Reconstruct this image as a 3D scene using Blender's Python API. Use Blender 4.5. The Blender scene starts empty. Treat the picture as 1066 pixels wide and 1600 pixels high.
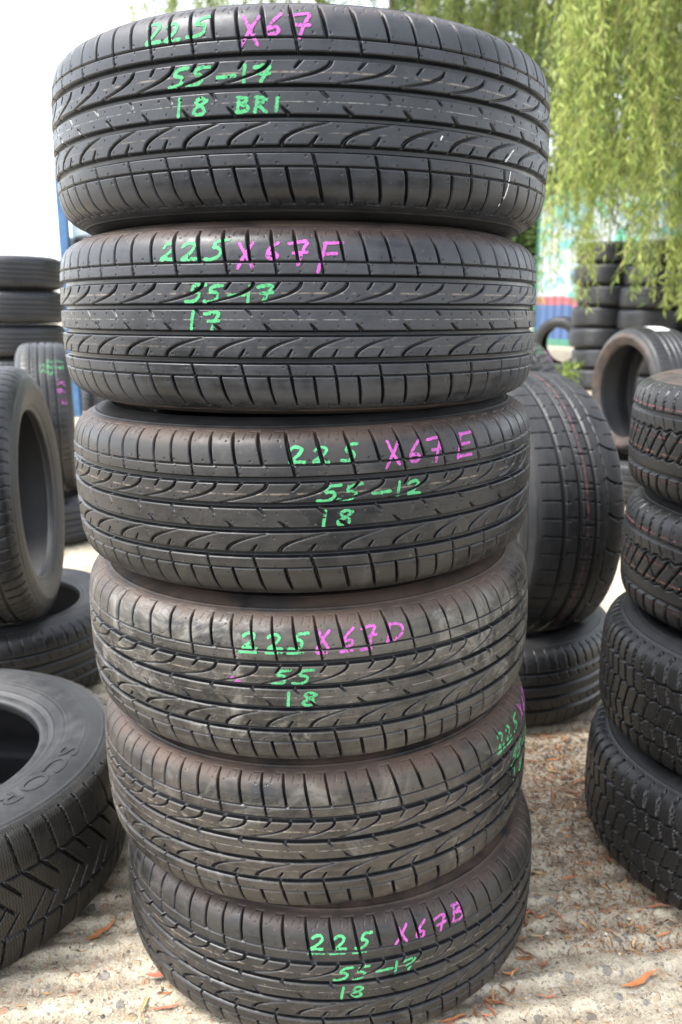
import bpy, math, random
import numpy as np
from mathutils import Matrix, Vector, Euler

# ---------------------------------------------------------------- camera, sky, sun, exposure
sc = bpy.context.scene
COL = sc.collection
R_ = math.radians
cam_d = bpy.data.cameras.new("camera")
cam = bpy.data.objects.new("camera", cam_d)
COL.objects.link(cam)
cam.location = (0.0, 0.0, 0.9886)
cam.rotation_euler = (R_(90 - 13.45), 0, 0)
cam_d.sensor_fit = 'VERTICAL'
cam_d.sensor_height = 22.3
cam_d.lens = 18.09
cam_d.clip_start = 0.02
cam_d.clip_end = 2000
cam_d.dof.use_dof = True
cam_d.dof.focus_distance = 0.98
cam_d.dof.aperture_fstop = 3.4
cam_d.dof.aperture_blades = 7
sc.camera = cam

SUN_EL, SUN_AZ = 60.0, -105.0         # azimuth from +Y towards +X: bright cloud high on the left, a little behind the camera
w = bpy.data.worlds.new("World"); sc.world = w; w.use_nodes = True
nt = w.node_tree
bg = nt.nodes['Background']
sky = nt.nodes.new('ShaderNodeTexSky'); sky.sky_type = 'NISHITA'
sky.sun_disc = False
sky.sun_elevation = R_(SUN_EL); sky.sun_rotation = R_(SUN_AZ)
sky.dust_density = 1.5; sky.air_density = 1.0; sky.ozone_density = 1.0
hs = nt.nodes.new('ShaderNodeHueSaturation'); hs.inputs['Saturation'].default_value = 0.30
nt.links.new(sky.outputs[0], hs.inputs['Color'])
nt.links.new(hs.outputs[0], bg.inputs['Color'])
bg.inputs['Strength'].default_value = 0.15

sl = bpy.data.lights.new("sun", 'SUN'); sl.energy = 1.5; sl.angle = R_(24); sl.color = (1.0, 0.975, 0.94)
so = bpy.data.objects.new("sun", sl); COL.objects.link(so)
_d = Vector((math.sin(R_(SUN_AZ)) * math.cos(R_(SUN_EL)), math.cos(R_(SUN_AZ)) * math.cos(R_(SUN_EL)), math.sin(R_(SUN_EL))))
so.rotation_euler = (-_d).to_track_quat('-Z', 'Y').to_euler()
so.location = _d * 30
sc.view_settings.view_transform = 'Standard'
sc.view_settings.look = 'None'
sc.view_settings.exposure = 2.15
sc.view_settings.gamma = 1.0

random.seed(7)
rng = np.random.default_rng(7)

# ---------------------------------------------------------------- helpers
def tag(o, label=None, cat=None, group=None, kind=None):
    if label: o['label'] = label
    if cat: o['category'] = cat
    if group: o['group'] = group
    if kind: o['kind'] = kind
    return o

def empty(name, loc, rot=(0, 0, 0)):
    o = bpy.data.objects.new(name, None)
    o.empty_display_size = 0.05
    o.location = loc; o.rotation_euler = rot
    COL.objects.link(o)
    return o

def link(name, me, parent=None, mat=None):
    o = bpy.data.objects.new(name, me)
    COL.objects.link(o)
    if parent is not None: o.parent = parent
    if mat is not None and me is not None:
        if len(me.materials) == 0: me.materials.append(mat)
        else: set_mat(o, mat)
    return o

def set_mat(o, mat):
    o.material_slots[0].link = 'OBJECT'
    o.material_slots[0].material = mat

def mesh_np(name, co, quads, uv=None, attrs=None, smooth=True, tris=None):
    """mesh from numpy: co (n,3), quads (m,4), uv per loop (m*4,2), attrs {name: per-point floats}"""
    me = bpy.data.meshes.new(name)
    n = len(co); m = len(quads)
    me.vertices.add(n); me.vertices.foreach_set('co', np.asarray(co, np.float32).ravel())
    me.loops.add(m * 4); me.loops.foreach_set('vertex_index', np.asarray(quads, np.int32).ravel())
    me.polygons.add(m)
    me.polygons.foreach_set('loop_start', np.arange(0, m * 4, 4, dtype=np.int32))
    me.polygons.foreach_set('loop_total', np.full(m, 4, np.int32))
    me.polygons.foreach_set('use_smooth', np.full(m, smooth, bool))
    if uv is not None:
        l = me.uv_layers.new(name='UVMap')
        l.data.foreach_set('uv', np.asarray(uv, np.float32).ravel())
    for k, v in (attrs or {}).items():
        a = me.attributes.new(k, 'FLOAT', 'POINT')
        a.data.foreach_set('value', np.asarray(v, np.float32).ravel())
    me.update(); me.validate()
    return me

def _hash(ix, iy, seed):
    h = (ix.astype(np.int64) * 374761393 + iy.astype(np.int64) * 668265263 + seed * 1442695041) & 0x7fffffff
    h = ((h ^ (h >> 13)) * 1274126177) & 0x7fffffff
    return ((h ^ (h >> 16)) & 0xffff) / 65535.0

def vnoise(x, y, seed=0):
    x = np.asarray(x, float); y = np.asarray(y, float)
    ix = np.floor(x); iy = np.floor(y); fx = x - ix; fy = y - iy
    fx = fx * fx * (3 - 2 * fx); fy = fy * fy * (3 - 2 * fy)
    a = _hash(ix, iy, seed); b = _hash(ix + 1, iy, seed); c = _hash(ix, iy + 1, seed); d = _hash(ix + 1, iy + 1, seed)
    return (a * (1 - fx) + b * fx) * (1 - fy) + (c * (1 - fx) + d * fx) * fy

def fbm(x, y, seed=0, oct=4):
    s = 0; a = 0.5
    for k in range(oct):
        s = s + a * vnoise(x * 2 ** k, y * 2 ** k, seed + k); a *= 0.5
    return s / (1 - 0.5 ** oct)

# ---------------------------------------------------------------- material helpers
def new_mat(name):
    m = bpy.data.materials.new(name); m.use_nodes = True
    n = m.node_tree.nodes; l = m.node_tree.links
    return m, n, l, n['Principled BSDF']

def N(n, t, **kw):
    x = n.new(t)
    for k, v in kw.items():
        if hasattr(x, k) and k not in ('inputs',): setattr(x, k, v)
    return x

def math_n(n, l, op, a, b=None, c=None, clamp=False):
    x = n.new('ShaderNodeMath'); x.operation = op; x.use_clamp = clamp
    for i, v in enumerate((a, b, c)):
        if v is None: continue
        if isinstance(v, (int, float)): x.inputs[i].default_value = v
        else: l.new(v, x.inputs[i])
    return x.outputs[0]

def mixc(n, l, fac, a, b):
    x = n.new('ShaderNodeMix'); x.data_type = 'RGBA'
    if isinstance(fac, (int, float)): x.inputs['Factor'].default_value = fac
    else: l.new(fac, x.inputs['Factor'])
    for nm, v in (('A', a), ('B', b)):
        s = [i for i in x.inputs if i.name == nm and i.type == 'RGBA'][0]
        if isinstance(v, tuple): s.default_value = v if len(v) == 4 else (*v, 1)
        else: l.new(v, s)
    return [o for o in x.outputs if o.type == 'RGBA'][0]

def sstep(n, l, v, a, b):
    x = n.new('ShaderNodeMapRange'); x.interpolation_type = 'SMOOTHSTEP'
    l.new(v, x.inputs['Value'])
    x.inputs['From Min'].default_value = a; x.inputs['From Max'].default_value = b
    x.inputs['To Min'].default_value = 0; x.inputs['To Max'].default_value = 1
    return x.outputs[0]

def noise(n, l, vec, scale, detail=4, rough=0.55, dist=0.0):
    x = n.new('ShaderNodeTexNoise')
    x.inputs['Scale'].default_value = scale; x.inputs['Detail'].default_value = detail
    x.inputs['Roughness'].default_value = rough; x.inputs['Distortion'].default_value = dist
    if vec is not None: l.new(vec, x.inputs['Vector'])
    return x.outputs['Fac']

def bump(n, l, h, strength, dist, normal=None):
    b = n.new('ShaderNodeBump'); b.inputs['Strength'].default_value = strength; b.inputs['Distance'].default_value = dist
    l.new(h, b.inputs['Height'])
    if normal is not None: l.new(normal, b.inputs['Normal'])
    return b.outputs['Normal']

def obj_vec(n, l):
    """object coordinates shifted by the object's own random number, so copies do not repeat"""
    tc = n.new('ShaderNodeTexCoord'); oi = n.new('ShaderNodeObjectInfo')
    mul = n.new('ShaderNodeVectorMath'); mul.operation = 'MULTIPLY_ADD'
    cx = n.new('ShaderNodeCombineXYZ')
    l.new(oi.outputs['Random'], cx.inputs[0]); l.new(oi.outputs['Random'], cx.inputs[1]); l.new(oi.outputs['Random'], cx.inputs[2])
    l.new(cx.outputs[0], mul.inputs[0]); mul.inputs[1].default_value = (37.0, 53.0, 71.0)
    l.new(tc.outputs['Object'], mul.inputs[2])
    return mul.outputs[0], tc

def rubber_tread(name, dust=0.5, dust_col=(0.12, 0.108, 0.095), base=(0.0058, 0.0066, 0.0080), butt=0.0,
                 butt_col=(0.085, 0.052, 0.038), stripes=(), smear=0.0, speck=0.0, fine=0.0, rough=0.34, zigs=True, tops=True):
    m, n, l, p = new_mat(name)
    v, tc = obj_vec(n, l)
    uv = n.new('ShaderNodeSeparateXYZ'); l.new(tc.outputs['UV'], uv.inputs[0])
    u, s = uv.outputs[0], uv.outputs[1]
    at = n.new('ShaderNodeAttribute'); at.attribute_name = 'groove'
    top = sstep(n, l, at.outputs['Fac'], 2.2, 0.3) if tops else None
    n1 = noise(n, l, v, 7, 5, 0.6); n2 = noise(n, l, v, 45, 4, 0.65); n3 = noise(n, l, v, 260, 2, 0.5)
    # streaks along the circumference
    cx = n.new('ShaderNodeCombineXYZ'); l.new(math_n(n, l, 'MULTIPLY', u, 9), cx.inputs[0]); l.new(math_n(n, l, 'MULTIPLY', s, 140), cx.inputs[1])
    n4 = noise(n, l, cx.outputs[0], 1.0, 3, 0.6)
    a = math_n(n, l, 'MULTIPLY_ADD', n1, 0.55, math_n(n, l, 'MULTIPLY', n2, 0.3))
    a = math_n(n, l, 'MULTIPLY_ADD', n4, 0.25, a)
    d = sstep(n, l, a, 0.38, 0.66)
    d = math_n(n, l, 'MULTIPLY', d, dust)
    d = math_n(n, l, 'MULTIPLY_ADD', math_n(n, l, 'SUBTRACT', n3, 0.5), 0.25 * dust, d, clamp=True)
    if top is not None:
        d = math_n(n, l, 'MULTIPLY', d, math_n(n, l, 'MULTIPLY_ADD', top, 0.9, 0.1))  # dust on rib tops; grooves left near black, painting in shade contrast too
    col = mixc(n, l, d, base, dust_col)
    if smear:
        sm = sstep(n, l, noise(n, l, v, 11, 6, 0.72, 1.2), 0.52, 0.70)
        sm = math_n(n, l, 'MULTIPLY', sm, smear)
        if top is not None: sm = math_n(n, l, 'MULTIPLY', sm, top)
        col = mixc(n, l, sm, col, (0.17, 0.16, 0.14))
    if speck:
        k = math_n(n, l, 'MULTIPLY', sstep(n, l, noise(n, l, v, 150, 3, 0.7), 0.66, 0.74), speck * .7)
        col = mixc(n, l, k, col, (.16, .145, .12))
        k = math_n(n, l, 'MULTIPLY', sstep(n, l, noise(n, l, v, 19, 6, 0.75, .8), 0.60, 0.72), speck * .45)
        col = mixc(n, l, k, col, (.10, .085, .066))
    for (sc_, wd, c, amt) in stripes:
        t = math_n(n, l, 'ABSOLUTE', math_n(n, l, 'SUBTRACT', s, sc_))
        k = sstep(n, l, t, wd * 1.3, wd * 0.5)
        k = math_n(n, l, 'MULTIPLY', k, sstep(n, l, noise(n, l, v, 90, 3, 0.6), 0.40, 0.62))
        k = math_n(n, l, 'MULTIPLY', k, amt)
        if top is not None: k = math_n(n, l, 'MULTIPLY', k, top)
        col = mixc(n, l, k, col, c)
    if butt:
        b = sstep(n, l, math_n(n, l, 'MULTIPLY_ADD', math_n(n, l, 'SUBTRACT', n2, 0.5), 0.03, s), 0.078, 0.104)
        b = math_n(n, l, 'MULTIPLY', b, math_n(n, l, 'MULTIPLY_ADD', sstep(n, l, n1, 0.35, 0.7), 0.6, 0.4))
        b = math_n(n, l, 'MULTIPLY', b, butt, clamp=True)
        col = mixc(n, l, b, col, butt_col)
        d = math_n(n, l, 'ADD', d, b, clamp=True)
    l.new(col, p.inputs['Base Color'])
    r = math_n(n, l, 'MULTIPLY_ADD', d, 0.30, math_n(n, l, 'MULTIPLY_ADD', n2, 0.22, rough - 0.11), clamp=True)
    l.new(r, p.inputs['Roughness'])
    p.inputs['Specular IOR Level'].default_value = 0.42
    nb = bump(n, l, math_n(n, l, 'MULTIPLY_ADD', n3, 0.4, n2), 0.25, 0.0012)
    if fine:
        # thin moulded zigzag slits of a winter block
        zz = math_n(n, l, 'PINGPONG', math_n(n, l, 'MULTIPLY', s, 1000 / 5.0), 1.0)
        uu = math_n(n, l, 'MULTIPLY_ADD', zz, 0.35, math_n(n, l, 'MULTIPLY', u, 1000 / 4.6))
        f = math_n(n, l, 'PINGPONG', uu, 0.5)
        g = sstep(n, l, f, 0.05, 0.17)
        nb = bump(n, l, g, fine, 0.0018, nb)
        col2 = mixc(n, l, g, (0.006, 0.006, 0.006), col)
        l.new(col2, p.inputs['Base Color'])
    l.new(nb, p.inputs['Normal'])
    return m

def rubber_side(name, base=(0.010, 0.0105, 0.0115), dust=0.35, dust_col=(0.07, 0.064, 0.057), brown=0.0, rough=0.5, brown_col=(0.085, 0.056, 0.04)):
    m, n, l, p = new_mat(name)
    v, tc = obj_vec(n, l)
    uv = n.new('ShaderNodeSeparateXYZ'); l.new(tc.outputs['UV'], uv.inputs[0])
    n1 = noise(n, l, v, 6, 5, 0.6); n2 = noise(n, l, v, 38, 4, 0.65); n3 = noise(n, l, v, 300, 2, 0.5)
    d = math_n(n, l, 'MULTIPLY', sstep(n, l, math_n(n, l, 'MULTIPLY_ADD', n1, 0.6, math_n(n, l, 'MULTIPLY', n2, 0.4)), 0.36, 0.72), dust)
    d = math_n(n, l, 'MULTIPLY_ADD', math_n(n, l, 'SUBTRACT', n3, 0.5), 0.15, d, clamp=True)
    col = mixc(n, l, d, base, dust_col)
    if brown:
        b = math_n(n, l, 'MULTIPLY', sstep(n, l, noise(n, l, v, 9, 6, 0.68, 0.6), 0.36, 0.62), brown)
        col = mixc(n, l, b, col, brown_col)
    l.new(col, p.inputs['Base Color'])
    l.new(math_n(n, l, 'MULTIPLY_ADD', d, 0.3, math_n(n, l, 'MULTIPLY_ADD', n2, 0.2, rough - 0.1), clamp=True), p.inputs['Roughness'])
    # concentric moulding lines
    ring = math_n(n, l, 'PINGPONG', math_n(n, l, 'MULTIPLY', uv.outputs[1], 1000 / 3.2), 0.5)
    nb = bump(n, l, math_n(n, l, 'MULTIPLY_ADD', n2, 0.6, n3), 0.2, 0.0012)
    nb = bump(n, l, sstep(n, l, ring, 0.06, 0.2), 0.10, 0.0012, nb)
    l.new(nb, p.inputs['Normal'])
    return m

def simple_mat(name, col, rough=0.6, var=0.15, scale=20, metallic=0.0, col2=None, bumpd=0.0):
    m, n, l, p = new_mat(name)
    v, tc = obj_vec(n, l)
    a = noise(n, l, v, scale, 5, 0.6)
    c2 = col2 or tuple(c * (1 - var) for c in col)
    l.new(mixc(n, l, sstep(n, l, a, 0.35, 0.65), col, c2), p.inputs['Base Color'])
    p.inputs['Metallic'].default_value = metallic
    l.new(math_n(n, l, 'MULTIPLY_ADD', a, 0.2, rough - 0.1), p.inputs['Roughness'])
    if bumpd: l.new(bump(n, l, a, 0.4, bumpd), p.inputs['Normal'])
    return m

def paint_mat(name, col):
    m, n, l, p = new_mat(name)
    v, tc = obj_vec(n, l)
    a = noise(n, l, v, 160, 4, 0.7)
    c = mixc(n, l, sstep(n, l, a, 0.3, 0.7), tuple(c * 0.70 for c in col), col)
    worn = math_n(n, l, 'MULTIPLY', sstep(n, l, noise(n, l, v, 330, 3, 0.75), 0.50, 0.62), sstep(n, l, noise(n, l, v, 70, 3, 0.6), 0.40, 0.58))
    c = mixc(n, l, math_n(n, l, 'MULTIPLY', worn, .75), c, (.022, .022, .022))      # thin paint rubbed off down to the rubber
    l.new(c, p.inputs['Base Color'])
    p.inputs['Roughness'].default_value = 0.75
    p.inputs['Specular IOR Level'].default_value = 0.3
    return m

GREEN = paint_mat('green_marker', (0.085, 0.42, 0.17))
PINK = paint_mat('pink_marker', (0.47, 0.10, 0.40))
WHITE_P = paint_mat('white_paint', (0.72, 0.72, 0.70))

# ---------------------------------------------------------------- the ground
def ground_z(x, y):
    t = np.clip(np.asarray(y, float) - 3.6, 0, 9.0)
    return 0.050 * t * t / (t + 0.6) + 0 * np.asarray(x, float)

def axis(a, b, step, lo, hi):
    mid = list(np.arange(a, b + 1e-6, step))
    up = []; x = mid[-1]; s = step
    while x < hi: s *= 1.25; x += s; up.append(x)
    dn = []; x = mid[0]; s = step
    while x > lo: s *= 1.25; x -= s; dn.append(x)
    return np.array(dn[::-1] + mid + up)

gx = axis(-1.3, 1.35, 0.0055, -300, 300); gy = axis(0.72, 2.1, 0.0045, -120, 600)
X, Y = np.meshgrid(gx, gy)
near = np.clip((6.5 - np.hypot(X, Y)) / 3.0, 0, 1)
rot = R_(9)
wv = Y * math.cos(rot) + X * -math.sin(rot) + 0.020 * (fbm(X * 3, Y * 3, 3) - 0.5) + 0.018 * (fbm(X * 11, Y * 11, 8) - 0.5)
ph = (wv / 0.058) % 1.0
prof = np.where(ph < 0.3, ph / 0.3, 1 - (ph - 0.3) / 0.7)
prof = prof * prof * (3 - 2 * prof)
amp = 0.0095 * np.clip(2.6 * fbm(X * 7, Y * 11, 21) - 0.55, 0.1, 1.3)
fine = fbm(X * 55 + 3 * fbm(X * 30, Y * 30, 77, 2), Y * 70, 5, 3)
Z = ground_z(X, Y) + near * (amp * (prof - 0.6) + 0.0085 * (fine - 0.5) + 0.006 * (fbm(X * 4, Y * 4, 9) - 0.5))
pit = np.clip((vnoise(X * 75, Y * 75, 31) - 0.80) / 0.1, 0, 1)
Z -= near * 0.0022 * pit
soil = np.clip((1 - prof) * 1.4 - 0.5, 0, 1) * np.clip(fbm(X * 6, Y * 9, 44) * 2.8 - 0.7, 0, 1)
# swept-up soil collects between the stacks and under the tyres on the right
soil = soil + np.clip(1 - np.hypot((X - 0.46) / 0.22, (Y - 1.72) / 0.55), 0, 1) * np.clip(fbm(X * 16, Y * 22, 61) * 2.2 - 0.55, 0, 1)
soil = soil + np.clip(fbm(X * 0.6, Y * 0.6, 71) * 3 - 1.1, 0, 1) * np.clip((Y - 3.2) / 3, 0, 0.6)
nx, ny = len(gx), len(gy)
i = np.arange(ny - 1)[:, None] * nx + np.arange(nx - 1)[None, :]
q = np.stack([i, i + 1, i + nx + 1, i + nx], -1).reshape(-1, 4)
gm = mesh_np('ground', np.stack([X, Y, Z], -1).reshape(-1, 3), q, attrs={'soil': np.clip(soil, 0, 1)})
m, n, l, p = new_mat('tamped_concrete')
tc = n.new('ShaderNodeTexCoord'); v = tc.outputs['Object']
a1 = noise(n, l, v, 3.0, 5, 0.6); a2 = noise(n, l, v, 28, 5, 0.7); a3 = noise(n, l, v, 230, 5, 0.75)
col = mixc(n, l, sstep(n, l, a2, 0.42, 0.60), (0.57, 0.505, 0.385), (0.44, 0.38, 0.285))
col = mixc(n, l, math_n(n, l, 'MULTIPLY', sstep(n, l, a3, 0.53, 0.60), 0.8), col, (0.19, 0.165, 0.13))
def stones(scale, thr, ramp):
    vo = n.new('ShaderNodeTexVoronoi'); vo.inputs['Scale'].default_value = scale
    dv = n.new('ShaderNodeVectorMath'); dv.operation = 'MULTIPLY_ADD'
    nz = n.new('ShaderNodeTexNoise'); nz.inputs['Scale'].default_value = scale * 1.3
    l.new(v, nz.inputs['Vector'])
    l.new(nz.outputs['Color'], dv.inputs[0]); dv.inputs[1].default_value = (0.5 / scale,) * 3; l.new(v, dv.inputs[2])
    l.new(dv.outputs[0], vo.inputs['Vector'])
    se = n.new('ShaderNodeSeparateXYZ'); l.new(vo.outputs['Color'], se.inputs[0])
    cr = n.new('ShaderNodeValToRGB'); cr.color_ramp.interpolation = 'CONSTANT'
    for k, (pos, c) in enumerate(ramp):
        e = cr.color_ramp.elements[k] if k < 2 else cr.color_ramp.elements.new(pos)
        e.position = pos; e.color = (*c, 1)
    l.new(se.outputs[1], cr.inputs[0])
    mask = math_n(n, l, 'MULTIPLY', sstep(n, l, vo.outputs['Distance'], thr, thr * 0.75), math_n(n, l, 'GREATER_THAN', se.outputs[0], 0.62))
    return mask, cr.outputs[0]
ST = [(0.0, (0.42, 0.30, 0.17)), (0.18, (0.13, 0.125, 0.125)), (0.36, (0.44, 0.22, 0.13)), (0.5, (0.62, 0.58, 0.5)), (0.68, (0.24, 0.235, 0.23)), (0.85, (0.5, 0.38, 0.24))]
mk1, sc1 = stones(48, 0.42, ST); mk2, sc2 = stones(105, 0.42, ST)
col = mixc(n, l, math_n(n, l, 'MULTIPLY', mk2, 0.7), col, sc2)
col = mixc(n, l, math_n(n, l, 'MULTIPLY', mk1, 0.75), col, sc1)
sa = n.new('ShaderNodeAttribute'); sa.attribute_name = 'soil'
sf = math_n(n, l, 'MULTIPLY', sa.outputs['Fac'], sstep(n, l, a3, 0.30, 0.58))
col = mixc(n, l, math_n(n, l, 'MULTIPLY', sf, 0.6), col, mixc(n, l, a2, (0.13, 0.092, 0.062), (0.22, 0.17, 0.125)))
col = mixc(n, l, math_n(n, l, 'MULTIPLY', sstep(n, l, a1, 0.5, 0.75), 0.35), col, (0.3, 0.28, 0.24))
# added, unseen: dark ground behind the camera, cutting light bounced onto the tyres
sy = n.new('ShaderNodeSeparateXYZ'); l.new(v, sy.inputs[0])
edge = math_n(n, l, 'MULTIPLY_ADD', math_n(n, l, 'SUBTRACT', a2, .5), .12, sy.outputs[1])
col = mixc(n, l, sstep(n, l, edge, -0.28, -0.32), col, mixc(n, l, a3, (.03, .03, .031), (.085, .083, .08)))
l.new(col, p.inputs['Base Color']); p.inputs['Roughness'].default_value = 0.9
p.inputs['Specular IOR Level'].default_value = 0.25
h = math_n(n, l, 'MULTIPLY_ADD', a3, 1.0, math_n(n, l, 'MULTIPLY', mk1, 0.5))
l.new(bump(n, l, h, 0.9, 0.006), p.inputs['Normal'])
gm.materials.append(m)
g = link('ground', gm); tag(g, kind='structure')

# ---------------------------------------------------------------- tyres: tread patterns (depth in mm over s = across, u = along)
def band(S, a, b, d, e=0.8):
    return d * np.clip((S - a) / e, 0, 1) * np.clip((b - S) / e, 0, 1)

def sipe(S, U, P, u0, s0, s1, curve, width, depth, e=0.55, soft=1.0):
    """slot repeated every P; runs from s0 to s1 with centre u0 + curve(t); width/depth constants or functions of t"""
    t = (S - s0) / (s1 - s0)
    tt = np.clip(t, 0, 1)
    f = curve if callable(curve) else (lambda x: curve * x)
    uc = u0 + f(tt)
    sl = (f(np.clip(tt + .01, 0, 1)) - f(np.clip(tt - .01, 0, 1))) / 0.02 / abs(s1 - s0)
    du = np.abs((U - uc + P / 2) % P - P / 2) / np.sqrt(1 + sl * sl)
    wd = width(tt) if callable(width) else width
    dp = depth(tt) if callable(depth) else depth
    lo, hi = min(s0, s1), max(s0, s1)
    en = np.clip((S - lo) / soft + 1, 0, 1) * np.clip((hi - S) / soft + 1, 0, 1)
    return dp * np.clip((wd / 2 + e - du) / (2 * e), 0, 1) * en

def dots(S, U, P, pts, r=1.0, d=1.0):
    o = np.zeros_like(S)
    for (a, b) in pts:
        du = (U - a + P / 2) % P - P / 2
        o = np.maximum(o, d * (np.hypot(du, S - b) < r))
    return o

def pat_hero(S, U, R):
    Nn = 36; P = 2 * math.pi * R * 1000 / Nn
    th = U / (R * 1000)
    U = U + 9 * np.sin(3 * th) + 5 * np.sin(7 * th + 1)
    d = np.zeros_like(S)
    for a, b in ((11, 18.2), (40.3, 48.3), (-18.2, -11), (-48.3, -40.3)):
        d = np.maximum(d, band(S, a, b, 8.0, 1.0))
    d = np.maximum(d, band(S, 60.2, 62.2, 4.0, .5)); d = np.maximum(d, band(S, -62.2, -60.2, 4.0, .5))
    H = P / 2
    # shoulders
    for k in (0, 1):
        d = np.maximum(d, sipe(S, U, P, k * H - 5.5, 106, 62, lambda t: 6.5 * t ** 1.4, lambda t: 1.3 + 1.6 * np.clip(t * 2.5, 0, 1), 7.5))
        d = np.maximum(d, sipe(S, U, P, k * H + .34 * P, -62, -103, lambda t: 7.5 * t, lambda t: 3.1 - 1.5 * t ** 2, 7.5))
        # small notches on the buttress
        d = np.maximum(d, sipe(S, U, P, k * H + H * .36, 103, 93, -2.0, 1.2, 1.1, soft=1))
        d = np.maximum(d, sipe(S, U, P, k * H + H * .68, 103, 96, -1.5, 1.2, 0.9, soft=1))
        d = np.maximum(d, sipe(S, U, P, k * H + H * .36, -97, -106, 2.0, 1.3, 1.1, soft=1))
        d = np.maximum(d, sipe(S, U, P, k * H + H * .68, -99, -106, 1.5, 1.2, 0.9, soft=1))
    d = np.maximum(d, sipe(S, U, P, 1.5, 60.5, 48.3, 2.0, 2.2, 5.5))
    d = np.maximum(d, sipe(S, U, P, .34 * P - 3.5, -48.3, -60.5, 3.0, 2.4, 5.5))
    # curved slits of the two intermediate ribs
    d = np.maximum(d, sipe(S, U, P, .58 * P, 40.3, 18.6, lambda t: -52 * t ** 2.2, lambda t: 2.4 * (1 - t) ** .8 + 1.1, lambda t: 6.0 - 3.6 * t))
    d = np.maximum(d, sipe(S, U, P, .58 * P - 27, 40.3, 32.5, -6.5, lambda t: 2.6 - .8 * t, 5.0))
    d = np.maximum(d, sipe(S, U, P, .76 * P, -40.3, -19, lambda t: 4 * t + 42 * t ** 2.3, lambda t: 3.0 * (1 - t) ** .8 + 1.0, lambda t: 6.2 - 4.0 * t))
    d = np.maximum(d, sipe(S, U, P, .76 * P + 29, -40.3, -32, 6, lambda t: 2.9 - 1.2 * t, 5.0))
    # centre rib nicks
    d = np.maximum(d, sipe(S, U, P, .43 * P, 11, 4.2, 6.0, lambda t: 2.9 - 1.3 * t, lambda t: 5 - 2.5 * t, soft=.5))
    d = np.maximum(d, sipe(S, U, P, .43 * P + 20, -3.8, -11, 7.5, lambda t: 1.9 + 1.3 * t, lambda t: 3 + 2.5 * t, soft=.5))
    # meander line under the shoulder
    mz = np.where(((U + 4) % H) < H * .55, 108.0, 102.5)
    d = np.maximum(d, 0.8 * (np.abs(S + mz) < .8)); d = np.maximum(d, 0.7 * (np.abs(S - mz - 3) < .8))
    # pin holes
    d = np.maximum(d, dots(S, U, P, [(4, 36), (20, 37.5), (33, 22), (48, 25), (12, 7), (30, 0), (44, 6), (22, -7), (52, -4), (8, -22), (25, -36), (40, -23),
                                     (54, -37), (7, 58), (36, 58), (6, 51), (33, 50.5), (4, 90), (18, 66), (25, 92), (34, 66), (47, 90), (10, -51), (40, -58), (15, -66), (44, -68)], .9, 1.3))
    return d

def pat_winter_a(S, U, R):
    P = 2 * math.pi * R * 1000 / 36; H = P / 2
    U = U + 7 * np.sin(3 * U / (R * 1000))
    d = np.zeros_like(S)
    d = np.maximum(d, band(S, 47 , 56, 7, 1)); d = np.maximum(d, band(S, -56, -47, 7, 1))
    zz = 22 + 3.2 * np.abs(((U / H) % 1) * 2 - 1) * 2
    d = np.maximum(d, np.where(np.abs(S - zz) < 2.0, 5.5, 0)); d = np.maximum(d, np.where(np.abs(S + zz) < 1.6, 5.0, 0))
    for k in (0, 1):
        d = np.maximum(d, sipe(S, U, P, k * H - 6, 108, 55, lambda t: 8 * t ** 1.3, lambda t: 4.2 + 0.8 * t, 6))
        d = np.maximum(d, sipe(S, U, P, k * H + 3, -55, -108, lambda t: -5 * t, 5.0, 6))
        d = np.maximum(d, sipe(S, U, P, k * H, 24, -26, -34, 4.2, 6))
        d = np.maximum(d, sipe(S, U, P, k * H + 4, 47, 28, 11, 1.4, 3.0))
    d = np.maximum(d, sipe(S, U, P, 0, 24, -26, 40, 2.2, 4.5))
    return d

def pat_winter_b(S, U, R):
    P = 2 * math.pi * R * 1000 / 40; H = P / 2
    U = U + 8 * np.sin(3 * U / (R * 1000) + 1)
    d = np.zeros_like(S)
    tri = np.abs(((U / H) % 1) * 2 - 1)
    for c, sg in ((52, 1), (22, -1), (-24, 1), (-54, -1)):
        zz = c + sg * 4.5 * tri
        d = np.maximum(d, np.where(np.abs(S - zz) < 2.2, 6.0, 0))
    for k in (0, 1):
        d = np.maximum(d, sipe(S, U, P, k * H - 8, 112, 54, lambda t: 9 * t ** 1.8, lambda t: 6.5 - 1.5 * t, 6.5))
        d = np.maximum(d, sipe(S, U, P, k * H + 4, -54, -112, lambda t: -10 * t ** 1.5, lambda t: 5 + 1.5 * t, 6.5))
        d = np.maximum(d, sipe(S, U, P, k * H + 5, 50, 22, 9, 3.2, 5.5))
        d = np.maximum(d, sipe(S, U, P, k * H - 3, 20, -22, -12, 3.0, 5.5))
        d = np.maximum(d, sipe(S, U, P, k * H + 9, -26, -52, 8, 3.4, 5.5))
    return d

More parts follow.
